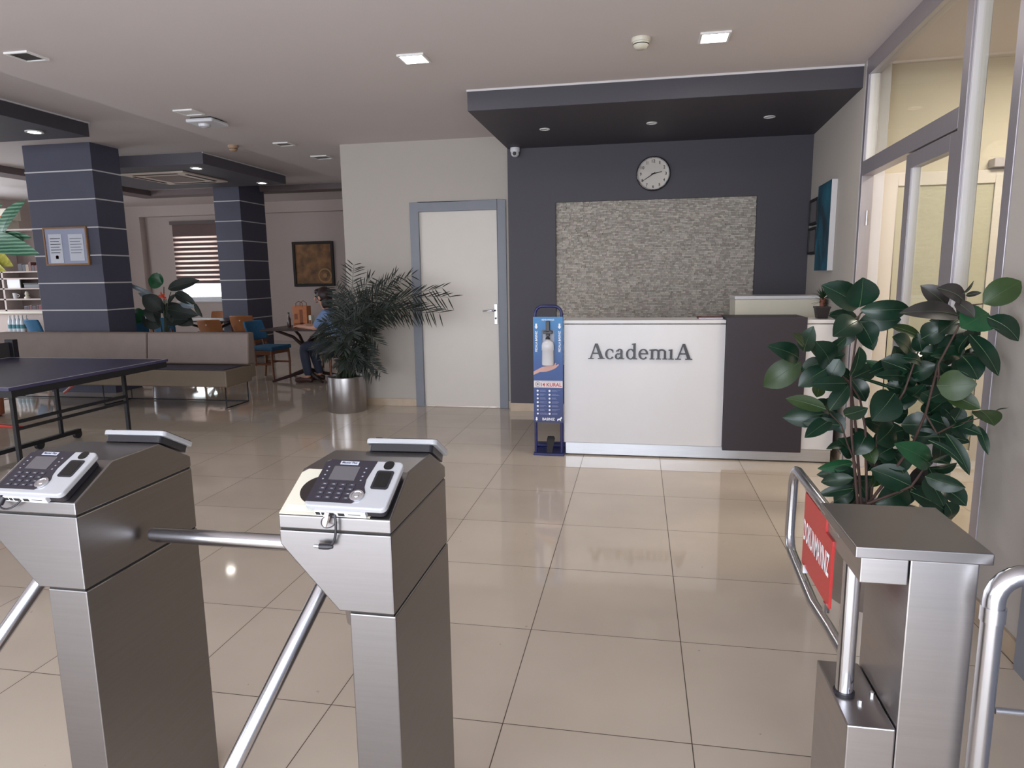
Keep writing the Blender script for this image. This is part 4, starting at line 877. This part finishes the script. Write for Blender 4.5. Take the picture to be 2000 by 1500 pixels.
# ================================================================ lounge furniture
def chair_parts(t, back_mat, seat_mat, wood='wood', stud=False):
    # origin at floor, faces -Y
    for sx in (-1, 1):
        MB().tube([(sx*.19, -.20, 0), (sx*.20, -.20, .25), (sx*.195, -.19, .43)], [.015, .018, .02], 8).build('leg', wood, t, smooth=True)
        MB().tube([(sx*.20, .24, 0), (sx*.18, .19, .25), (sx*.18, .19, .43), (sx*.175, .25, .66)], [.015, .019, .02, .014], 8).build('leg', wood, t, smooth=True)
    m = MB(); m.box(-.20, .20, -.21, -.185, .38, .43); m.box(-.19, .19, .18, .205, .38, .43)
    for sx in (-1, 1): m.box(sx*.20-.012, sx*.20+.012, -.19, .19, .37, .43); m.box(sx*.19-.009, sx*.19+.009, -.19, .2, .22, .245)
    m.box(-.19, .19, -.01, .01, .22, .24); m.build('seat_frame', wood, t)
    MB().prism([(-.23, -.23), (.23, -.23), (.20, .2), (-.20, .2)], lambda a, b, c_: Vector((a, b, c_)), .43, .485).build('seat', seat_mat, t, bevel=.018, seg=3)
    # curved back panel
    vs = []; fs = []; nx, nz = 8, 5
    for side in (0, 1):
        for j in range(nz+1):
            for i in range(nx+1):
                u = -1+2*i/nx; v = j/nz; w = .19+.025*v-.02*(2*v-1)**2
                vs.append((u*w, .20+.09*v-.05*(1-u*u)*-1-.035*side-.05+.02, .57+.27*v))
    n1 = (nx+1)*(nz+1); idx = lambda s_, i, j: s_*n1+j*(nx+1)+i
    for s_ in (0, 1):
        for j in range(nz):
            for i in range(nx): fs.append((idx(s_, i, j), idx(s_, i+1, j), idx(s_, i+1, j+1), idx(s_, i, j+1)))
    for i in range(nx):
        for j in (0, nz): fs.append((idx(0, i, j), idx(0, i+1, j), idx(1, i+1, j), idx(1, i, j)))
    for j in range(nz):
        for i in (0, nx): fs.append((idx(0, i, j), idx(0, i, j+1), idx(1, i, j+1), idx(1, i, j)))
    bk = MB().add(vs, fs).build('backrest', back_mat, t, smooth=True, bevel=.012)
    if stud: MB().lathe((0, .292, .76), [(.012, 0), (.012, .004), (0, .006)], 12, 'y').build('stud', 'cream', bk)
def chair(label, loc, rz, back_mat, seat_mat, wood='wood', stud=False, group=None):
    t = thing('dining_chair', label, 'chair', (0, 0, 0), group); chair_parts(t, back_mat, seat_mat, wood, stud); t.location = loc; t.rotation_euler = (0, 0, rz); return t
chair('teal velvet dining chair with walnut legs beside the sofa end', (-5.27, 8.98, 0), PI/2-.12, 'teal', 'teal')
chair('dark seated walnut chair on the window side of the bag table', (-4.78, 9.95, 0), .15, 'darkwood', mat('aubergine_seat', (60, 42, 54), .7))
chair('walnut chair under the seated person behind the palm', (-3.97, 8.85, 0), -PI/2+.05, 'darkwood', 'darkwood')
chair('brown bentwood chair with a pale stud, left of the two behind the sofa', (-6.40, 9.52, 0), PI-.06, 'bentwood', 'teal', 'wood', True)
chair('brown bentwood chair with a pale stud directly in front of the far pillar', (-6.50, 10.50, 0), PI+.08, 'bentwood', 'teal', 'wood', True)
chair('brown bentwood chair across the table, under the far window', (-7.80, 11.5, 0), .05, 'bentwood', 'teal')
chair('teal chair behind the leafy plant, between the two pillars', (-7.62, 10.05, 0), PI, 'teal', 'teal')
chair('teal chair partly hidden at the right edge of the nearer pillar', (-7.45, 9.15, 0), PI+.2, 'teal', 'teal')
chair('teal chair in front of the left bookshelf', (-9.58, 9.6, 0), PI-.3, 'teal', 'teal')
def xtable(label, c_, w, d, mt='darkwood'):
    t = thing('dining_table', label, 'table', (c_[0], c_[1], 0))
    MB().box(c_[0]-w/2, c_[0]+w/2, c_[1]-d/2, c_[1]+d/2, .725, .75).build('tabletop', mt, t, bevel=.006)
    m = MB().tube([(c_[0], c_[1], .12), (c_[0], c_[1], .34), (c_[0]-.03, c_[1], .48)], [.03, .028, .03], 8)
    m.build('column', mt, t, smooth=True)
    for sx, sy in ((-1, -1), (1, -1), (1, 1), (-1, 1)):
        MB().tube([(c_[0]-.03, c_[1], .47), (c_[0]+sx*w*.15, c_[1]+sy*d*.12, .62), (c_[0]+sx*w*.34, c_[1]+sy*d*.3, .722)], [.026, .022, .018], 8).build('brace', mt, t, smooth=True)
        MB().tube([(c_[0], c_[1], .15), (c_[0]+sx*w*.2, c_[1]+sy*d*.2, .07), (c_[0]+sx*w*.4, c_[1]+sy*d*.4, .012)], [.03, .024, .016], 8).build('leg', mt, t, smooth=True)
    return t
xtable('dark wooden pedestal table with a paper bag on it', (-4.66, 8.95), .95, .8)
xtable('dark glossy table behind the sofa between the brown chairs', (-7.35, 10.72), 1.1, .75)
# paper bag
bgq = thing('paper_bag', 'brown kraft paper bag with handles standing on the pedestal table', 'bag', (-4.74, 9.02, .75))
bx0, bx1, by0, by1 = -4.85, -4.63, 8.96, 9.09
MB().prism([(bx0, by0), (bx1, by0), (bx1, by1), (bx0, by1)], lambda a, b, c_: Vector((a+(.004 if c_ > .9 else 0), b, c_)), .7505, 1.05).build('body', 'kraft', bgq, bevel=.004)
for yy in (by0+.003, by1-.003): MB().tube([(bx0+.06, yy, 1.03), (bx0+.062, yy, 1.09), (bx0+.11, yy, 1.12), (bx0+.158, yy, 1.09), (bx0+.16, yy, 1.03)], .005, 6).build('handle', mat('kraft_handle', (120, 66, 44), .8), bgq)
m = MB(); m.box(bx0+.03, bx0+.08, by0-.0012, by0-.0002, .86, .94); m.box(bx0+.11, bx0+.16, by0-.0012, by0-.0002, .80, 1.0); m.box(bx0+.02, bx1-.03, by0-.0012, by0-.0002, .77, .81); m.build('print', mat('brown_print', (124, 70, 42), .7), bgq)
cb = thing('cream_box', 'small cream packet beside the brown paper bag', 'box', (-4.575, 8.92, .75)); MB().box(-4.61, -4.57, 8.97, 9.07, .7505, .92).build('carton', 'cream', cb, bevel=.003); MB().box(-4.605, -4.575, 8.9685, 8.97, .78, .85).build('printed_label', mat('brown_print', (124, 70, 42), .7), cb)
bt = thing('dark_bottle', 'slim dark bottle standing left of the paper bag', 'bottle', (-4.92, 8.98, .75)); MB().lathe((-4.92, 8.98, .7505), [(.024, 0), (.026, .01), (.026, .11), (.012, .15), (.011, .19)], 16).build('body', mat('brown_glass', (62, 40, 36), .25), bt, smooth=True); MB().lathe((-4.92, 8.98, .94), [(.013, 0), (.013, .02)], 12).build('cap', 'black', bt)
# old map style picture
wp = [at(570, 472.7, y=YB-.02), at(655.9, 558.8, y=YB-.02)]
t = thing('framed_picture', 'sepia picture with a brass compass ring in a dark frame', 'picture', ((wp[0].x+wp[1].x)/2, YB, wp[1].z))
ax0, ax1, az0, az1 = at(574, 515, y=YB).x, at(653.5, 515, y=YB).x, wp[1].z, wp[0].z; q = .06
m = MB()
for a, b, c_, d in ((ax0, ax0+q, az0, az1), (ax1-q, ax1, az0, az1), (ax0+q, ax1-q, az0, az0+q), (ax0+q, ax1-q, az1-q, az1)): m.box(a, b, YB-.05, YB-.002, c_, d)
m.build('frame', mat('frame_black', (30, 20, 21), .65), t, bevel=.006)
mm = mat('sepia_print', (122, 84, 48), .6, var=.75, scale=4.5)
MB().box(ax0+q, ax1-q, YB-.025, YB-.003, az0+q, az1-q).build('print', mm, t)
MB().lathe((ax1-q-.17, YB-.025, az0+q+.18), [(.165, 0), (.165, -.006), (.13, -.006), (.13, 0)], 32, 'y', cap=False).lathe((ax1-q-.17, YB-.025, az0+q+.18), [(.05, 0), (.05, -.004), (0, -.004)], 16, 'y').build('compass_ring', mat('brass_print', (156, 116, 64), .5), t)

# bookshelf at the far left
sh = thing('bookshelf', 'pale open bookshelf with a counter behind the nearer pillar', 'shelf', (-10.9, 10.6, 0)); sy0 = 10.5
bxl, bxr = -11.75, -10.35
for z in (.93, 1.13, 1.32, 1.5, 1.62, 2.36): MB().box(bxl, bxr, sy0+.02, sy0+.35, z-.012, z+.012).build('shelf_board', 'loungewall', sh)
MB().box(bxl, bxr+.05, sy0-.05, sy0+.36, .875, .917).build('counter', 'cream', sh, bevel=.004)
for xx in (bxl, -11.33, bxr): MB().box(xx-.02, xx+.02, sy0+.02, sy0+.35, .92, 2.348).build('upright', 'loungewall', sh)
MB().box(bxl, bxr, sy0+.355, sy0+.37, 0, 2.348).build('back_panel', mat('shelf_back', (120, 104, 98), .7), sh); MB().box(bxl, bxr, sy0, sy0+.354, 0, .874).build('lower_cupboard', 'loungewall', sh)
def book(label, x0, x1, z0, h, mt, grp): 
    t = thing('book', label, 'book', ((x0+x1)/2, sy0+.1, z0), grp); MB().box(x0, x1, sy0+.05, sy0+.2, z0, z0+h).build('cover', mt, t, bevel=.002); MB().box(x0+.004, x1-.004, sy0+.06, sy0+.195, z0+h, z0+h+.002).build('pages', 'paper', t)
cols = [(96, 50, 48), (60, 46, 52), (120, 84, 60), (52, 52, 60), (110, 44, 50), (140, 120, 100), (48, 40, 44)]
def row(x0, x1, z, hmax, where):
    x = x0; k = 0
    while x < x1:
        w = random.choice((.05, .07, .09)); i = random.randrange(len(cols)); book('dark worn book standing in the row %s' % where, x, x+w-.004, z, random.uniform(.55, 1)*hmax, mat('book_cover_%d' % i, cols[i], .6), 'books in the row '+where); x += w; k += 1
row(-10.98, -10.42, .942, .10, 'just above the shelf counter'); row(-11.0, -10.6, 1.632, .16, 'on the shelf behind the variegated plant')
t = thing('drawing_board', 'white tablet shaped board leaning on the bookshelf', 'board', (-11.12, sy0+.1, 1.332)); MB().box(-11.27, -11.0, sy0+.05, sy0+.07, 1.3325, 1.49).build('board', 'white', t); MB().box(-11.2, -11.07, sy0+.07, sy0+.16, 1.3325, 1.345).build('foot', 'white', t)
for k_, (z_, h_, w_) in enumerate(((2.373, .16, .46), (2.534, .2, .52))):
    t = thing('carton', 'pale carton on top of the bookshelf, %s of the two stacked' % ('lower', 'upper')[k_], 'box', (-11.3, sy0+.15, z_)); MB().box(-11.58, -11.58+w_, sy0+.02, sy0+.3, z_, z_+h_).build('body', 'cream', t, bevel=.004); MB().box(-11.58, -11.58+w_, sy0+.018, sy0+.02, z_+.04, z_+.075).build('tape', 'kraft', t)
t = thing('dark_box', 'dark low box beside the white board on the bookshelf', 'box', (-10.75, sy0+.1, 1.332)); MB().box(-10.92, -10.6, sy0+.05, sy0+.25, 1.3325, 1.40).build('body', 'black', t, bevel=.004); MB().box(-10.93, -10.59, sy0+.045, sy0+.255, 1.401, 1.42).build('lid', 'blackmat', t)
t = thing('white_figurine', 'small white figurine on the middle board of the bookshelf', 'figurine', (-10.95, sy0+.1, 1.142)); MB().lathe((-10.95, sy0+.12, 1.1425), [(.05, 0), (.05, .02), (.025, .05), (.04, .08), (.03, .1), (.028, .12), (0, .14)], 14).build('body', 'cream', t, smooth=True)
t = thing('white_cup', 'white cup on the middle board of the bookshelf', 'cup', (-11.2, sy0+.1, 1.142)); MB().lathe((-11.2, sy0+.12, 1.1425), [(.035, 0), (.045, .1), (.04, .1), (.032, .01), (0, .01)], 16).build('body', 'white', t, smooth=True); MB().tube(bez([(-11.16, sy0+.12, 1.22), (-11.1, sy0+.12, 1.22), (-11.1, sy0+.12, 1.17), (-11.16, sy0+.12, 1.17)], 8), .006, 6).build('handle', 'white', t)
bo_ = thing('bottle_pack', 'pack of clear water bottles with teal labels below the shelf counter', 'bottle pack', (-10.8, 10.2, .0))
t0 = None
for i in range(4):
    for j in range(2):
        x = -10.94+i*.085; yv = 10.2+j*.085
        b = MB().lathe((x, yv, .53), [(.036, 0), (.04, .01), (.04, .19), (.03, .24), (.014, .28), (.014, .31)], 12).build('bottle', mat('pet_plastic', (190, 196, 204), .25), bo_, smooth=True)
        MB().lathe((x, yv, .63), [(.0405, 0), (.0405, .07)], 12).build('paper_band', mat('teal_label', (60, 120, 130), .5), b); MB().lathe((x, yv, .841), [(.016, 0), (.016, .02)], 10).build('cap', 'white', b)
MB().box(-11.0, -10.62, 10.13, 10.36, .0, .529).build('crate', 'loungewall', bo_)

# ================================================================ lounge plants
def plant(name, label, loc, leaves, stems, mats, pot=None, flower=None, nm=(0, -1, .3)):
    t = thing(name, label, 'potted plant', loc); fo = MB(); vn = MB(); st = MB(); rg = random.Random(len(label))
    for (b, tp, w, k, y0, y1) in leaves:
        fo.m = k; leaf(fo, at(*b, y=y0), at(*tp, y=y1), w*1.35/F_PX*y0, (rg.uniform(-.2, .2), -1, rg.uniform(.1, .5)), .08, .22, 9, .4, vn)
    for s in stems: st.tube(bez([Vector(loc)+Vector((s[3][0], s[3][1], .3))]+[at(*q, y=s[2]) for q in s[:2]], 10), [.014*(1-.6*i/10) for i in range(11)], 7)
    fo.build('foliage', mats, t, smooth=True); vn.build('leaf_veins', 'vein', t); st.build('stems', 'gstem', t, smooth=True)
    return t
yl_ = 8.35; c4 = lambda a, b: (240+a/5, 500+b/5)
lv = [(c4(395, 265), c4(248, 225), 26, 2, yl_, yl_-.05), (c4(385, 280), c4(330, 160), 20, 2, yl_, yl_), (c4(440, 322), c4(748, 238), 19, 0, yl_, yl_+.1), (c4(510, 360), c4(710, 470), 17, 0, yl_, yl_), (c4(700, 460), c4(778, 600), 8, 0, yl_, yl_), (c4(430, 500), c4(690, 675), 30, 0, yl_, yl_+.1), (c4(430, 520), c4(740, 580), 22, 0, yl_, yl_), (c4(390, 520), c4(190, 390), 28, 0, yl_, yl_-.1), (c4(380, 560), c4(330, 400), 20, 0, yl_, yl_), (c4(350, 640), c4(250, 460), 26, 0, yl_, yl_), (c4(310, 385), c4(5, 258), 7, 3, yl_, yl_-.2), (c4(320, 430), c4(150, 360), 9, 3, yl_, yl_), (c4(400, 600), c4(560, 470), 28, 0, yl_, yl_+.1), (c4(420, 640), c4(640, 620), 22, 0, yl_, yl_), (c4(360, 700), c4(200, 560), 26, 0, yl_, yl_), (c4(560, 460), c4(700, 500), 11, 3, yl_-.02, yl_-.02), (c4(440, 470), c4(520, 370), 8, 0, yl_, yl_), (c4(230, 600), c4(100, 540), 20, 2, yl_, yl_), (c4(200, 620), c4(240, 520), 16, 2, yl_, yl_), (c4(190, 640), c4(110, 600), 14, 2, yl_, yl_)]
pb_ = at(320, 650, y=yl_)
fp = plant('flowering_plant', 'large dark leaved plant with a red flower behind the sofa', (pb_.x, yl_, 0), lv, [(c4(400, 560), c4(400, 300), yl_, (0, 0)), (c4(390, 560), c4(470, 350), yl_, (.02, 0)), (c4(380, 600), c4(300, 420), yl_, (-.02, 0)), (c4(420, 620), c4(420, 420), yl_, (.03, 0)), (c4(410, 620), c4(520, 560), yl_, (.03, 0))], ['palm', 'leafl', 'leafb', mat('grey_leaf', (120, 132, 142), .3)])
m = MB()
for i in range(7):
    a = i*.9; b = at(*c4(400, 410), y=yl_-.03); leaf(m, b, b+Vector((math.cos(a)*.07, -.03, abs(math.sin(a))*.09)), .035, (0, -1, .2), .1, .2, 6)
m.build('flower', mat('red_petal', (200, 70, 40), .5), fp)
MB().lathe((pb_.x, yl_, 0), [(.15, 0), (.19, .02), (.21, .36), (.2, .4), (.18, .4), (.17, .36), (0, .36)], 28).build('pot', mat('blue_glaze', (44, 66, 120), .3), fp, smooth=True)
yv = 6.05
vl = [((2, 470), (50, 392), 30, 0, yv, yv-.1), ((8, 470), (46, 470), 24, 0, yv, yv-.15), ((-25, 465), (77, 496), 34, 0, yv, yv-.2), ((-20, 478), (62, 464), 26, 0, yv, yv-.1), ((-30, 490), (26, 520), 30, 1, yv, yv-.25), ((-40, 500), (12, 530), 26, 1, yv, yv-.3), ((-20, 690), (21, 690), 26, 1, yv-.2, yv-.35), ((-40, 440), (5, 400), 30, 0, yv, yv), ((-60, 480), (-30, 560), 34, 0, yv, yv), ((-60, 470), (-90, 420), 34, 0, yv, yv), ((-60, 520), (-20, 600), 34, 1, yv, yv-.1), ((-60, 600), (-20, 660), 34, 1, yv, yv-.1)]
def stripe_leaf():
    m = mat('striped_leaf', (60, 112, 78), .4, var=.1); n = m.node_tree; b = n.nodes['Principled BSDF']
    wv = n.nodes.new('ShaderNodeTexWave'); wv.inputs['Scale'].default_value = 9; wv.inputs['Distortion'].default_value = 1.2; wv.bands_direction = 'Z'
    rp = n.nodes.new('ShaderNodeValToRGB'); rp.color_ramp.elements[0].color = lin((60, 106, 82))+(1,); rp.color_ramp.elements[1].color = lin((128, 168, 140))+(1,); rp.color_ramp.elements[0].position = .45; rp.color_ramp.elements[1].position = .75
    tc = n.nodes.new('ShaderNodeTexCoord'); n.links.new(tc.outputs['Object'], wv.inputs['Vector']); n.links.new(wv.outputs['Fac'], rp.inputs[0]); n.links.new(rp.outputs[0], b.inputs['Base Color']); return m
pv = at(-60, 600, y=yv)
v = plant('variegated_plant', 'striped and yellow leaved plant reaching in at the left edge', (pv.x, yv, 0), vl, [((-50, 560), (-5, 470), yv, (0, 0)), ((-60, 560), (-40, 480), yv, (.02, 0)), ((-60, 600), (-60, 500), yv, (-.03, 0)), ((-55, 640), (-25, 690), yv-.2, (.03, 0))], [stripe_leaf(), mat('yellow_leaf', (190, 184, 84), .4, var=.3, scale=18)])
MB().lathe((pv.x, yv, 0), [(.14, 0), (.18, .02), (.19, .34), (.17, .36), (.16, .32), (0, .32)], 28).build('pot', mat('terracotta', (150, 90, 66), .7), v, smooth=True)

# ================================================================ person seated behind the palm
pr = thing('person', 'person with dark hair in a blue shirt seated at the table behind the palm', 'person', (-4.10, 8.78, 0))
hp0 = Vector((-4.10, 8.78, .52))
joints = {'pelvis': (0, 0, 0), 'belly': (-.02, 0, .16), 'chest': (-.07, -.01, .36), 'neck': (-.12, -.01, .50), 'headb': (-.15, -.01, .57), 'head': (-.18, -.01, .66), 'top': (-.175, -.01, .735),
 'shL': (-.09, -.17, .42), 'elL': (-.22, -.21, .24), 'wrL': (-.42, -.12, .255), 'shR': (-.09, .16, .42), 'elR': (-.22, .2, .24), 'wrR': (-.42, .1, .255),
 'hiL': (-.05, -.10, -.02), 'knL': (-.46, -.12, -.01), 'anL': (-.40, -.12, -.44), 'toL': (-.56, -.13, -.485), 'hiR': (-.05, .10, -.02), 'knR': (-.46, .12, -.01), 'anR': (-.34, .12, -.44), 'toR': (-.5, .13, -.485)}
ed = [('pelvis', 'belly'), ('belly', 'chest'), ('chest', 'neck'), ('neck', 'headb'), ('headb', 'head'), ('head', 'top'), ('chest', 'shL'), ('shL', 'elL'), ('elL', 'wrL'), ('chest', 'shR'), ('shR', 'elR'), ('elR', 'wrR'), ('pelvis', 'hiL'), ('hiL', 'knL'), ('knL', 'anL'), ('anL', 'toL'), ('pelvis', 'hiR'), ('hiR', 'knR'), ('knR', 'anR'), ('anR', 'toR')]
rad = dict(pelvis=.13, belly=.12, chest=.135, neck=.055, headb=.07, head=.095, top=.07, shL=.065, elL=.045, wrL=.028, shR=.065, elR=.045, wrR=.028, hiL=.09, knL=.065, anL=.042, toL=.035, hiR=.09, knR=.065, anR=.042, toR=.035)
def skin(name, js, eds, rads, root, material, parent, sub=2):
    names = list(js); me = bpy.data.meshes.new(name); org = ORG[parent.name]
    me.from_pydata([hp0+Vector(js[k])-org for k in names], [(names.index(a), names.index(b)) for a, b in eds], [])
    o = bpy.data.objects.new(name, me); C.objects.link(o); o.modifiers.new('skin', 'SKIN')
    for k, sv in zip(names, me.skin_vertices[0].data): sv.radius = (rads[k], rads[k]); sv.use_root = (k == root)
    o.modifiers.new('sub', 'SUBSURF').levels = sub; o.modifiers['sub'].render_levels = sub
    dg = bpy.context.evaluated_depsgraph_get(); dg.update(); m2 = bpy.data.meshes.new_from_object(o.evaluated_get(dg)); bpy.data.objects.remove(o)
    m2.materials.clear(); m2.materials.append(material); 
    for p in m2.polygons: p.use_smooth = True
    o = bpy.data.objects.new(name, m2); C.objects.link(o); o.parent = parent; ORG[o.name] = org; return o
for s, yy in (('L', -.12), ('R', .1)):
    sg_ = 1 if s == 'L' else -1
    joints['pa'+s] = (-.50, yy+.005*sg_, .262); ed.append(('wr'+s, 'pa'+s)); rad['pa'+s] = .032
    for i in range(4):
        j = 'f%d%s' % (i, s); k = 'g%d%s' % (i, s); oy = (-.027+.018*i); L = (.03, .036, .034, .026)[i]
        joints[j] = (-.53-L*.4, yy+oy, .268); joints[k] = (-.545-L, yy+oy, .252); ed += [('pa'+s, j), (j, k)]; rad[j] = .0095; rad[k] = .008
    joints['th'+s] = (-.49, yy+.045*sg_, .262); joints['tt'+s] = (-.525, yy+.06*sg_, .255); ed += [('pa'+s, 'th'+s), ('th'+s, 'tt'+s)]; rad['th'+s] = .011; rad['tt'+s] = .009
body = skin('body', joints, ed, rad, 'pelvis', mat('skin', (196, 146, 124), .55), pr)
sh_k = ['pelvis', 'belly', 'chest', 'neck', 'shL', 'elL', 'shR', 'elR']
shirt = skin('shirt', {k: joints[k] for k in sh_k}, [e for e in ed if e[0] in sh_k and e[1] in sh_k], {k: rad[k]+(.018 if k != 'neck' else .006) for k in sh_k}, 'pelvis', mat('blue_shirt', (112, 134, 172), .8, var=.1), pr)
tr_k = ['pelvis', 'hiL', 'knL', 'anL', 'hiR', 'knR', 'anR']
skin('trousers', {k: joints[k] for k in tr_k}, [e for e in ed if e[0] in tr_k and e[1] in tr_k], {k: rad[k]+.014 for k in tr_k}, 'pelvis', mat('dark_trousers', (52, 56, 74), .8), pr)
m = MB()
for s_ in 'LR':
    a_, t_ = hp0+Vector(joints['an'+s_]), hp0+Vector(joints['to'+s_]); m = MB(); m.tube([Vector((a_.x+.05, a_.y, .035)), Vector((a_.x-.02, a_.y, .05)), Vector((t_.x+.05, t_.y, .04)), Vector((t_.x-.03, t_.y, .032))], [.034, .046, .044, .03], 12); m.build('shoe', mat('brown_shoe', (70, 44, 40), .5), pr, smooth=True)
hd = hp0+Vector(joints['head'])
m = MB(); m.ell(hd+Vector((.03, 0, .03)), .115, .118, .115); m.ell(hd+Vector((.06, 0, -.06)), .075, .10, .13); m.ell(hd+Vector((-.05, 0, .075)), .06, .085, .045)
m.build('hair', mat('dark_hair', (44, 28, 28), .5, var=.2, scale=30), pr, smooth=True)
m = MB(); m.tube([hd+Vector((-.095, 0, .005)), hd+Vector((-.125, 0, -.03)), hd+Vector((-.1, 0, -.04))], [.01, .014, .012], 8); m.build('nose', mat('skin', (196, 146, 124), .55), pr, smooth=True)
m = MB()
for s in (-1, 1): m.ell(hd+Vector((-.088, s*.034, .008)), .012, .015, .010)
m.build('eyes', mat('eye_dark', (40, 30, 28), .3), pr, smooth=True)
m = MB(); m.ell(hd+Vector((-.09, 0, -.068)), .012, .026, .008); m.build('mouth', mat('lips', (150, 84, 78), .5), pr, smooth=True)
m = MB()
for s in (-1, 1): m.ell(hd+Vector((.0, s*.098, -.005)), .022, .014, .034)
m.build('ears', mat('skin', (196, 146, 124), .55), pr, smooth=True)
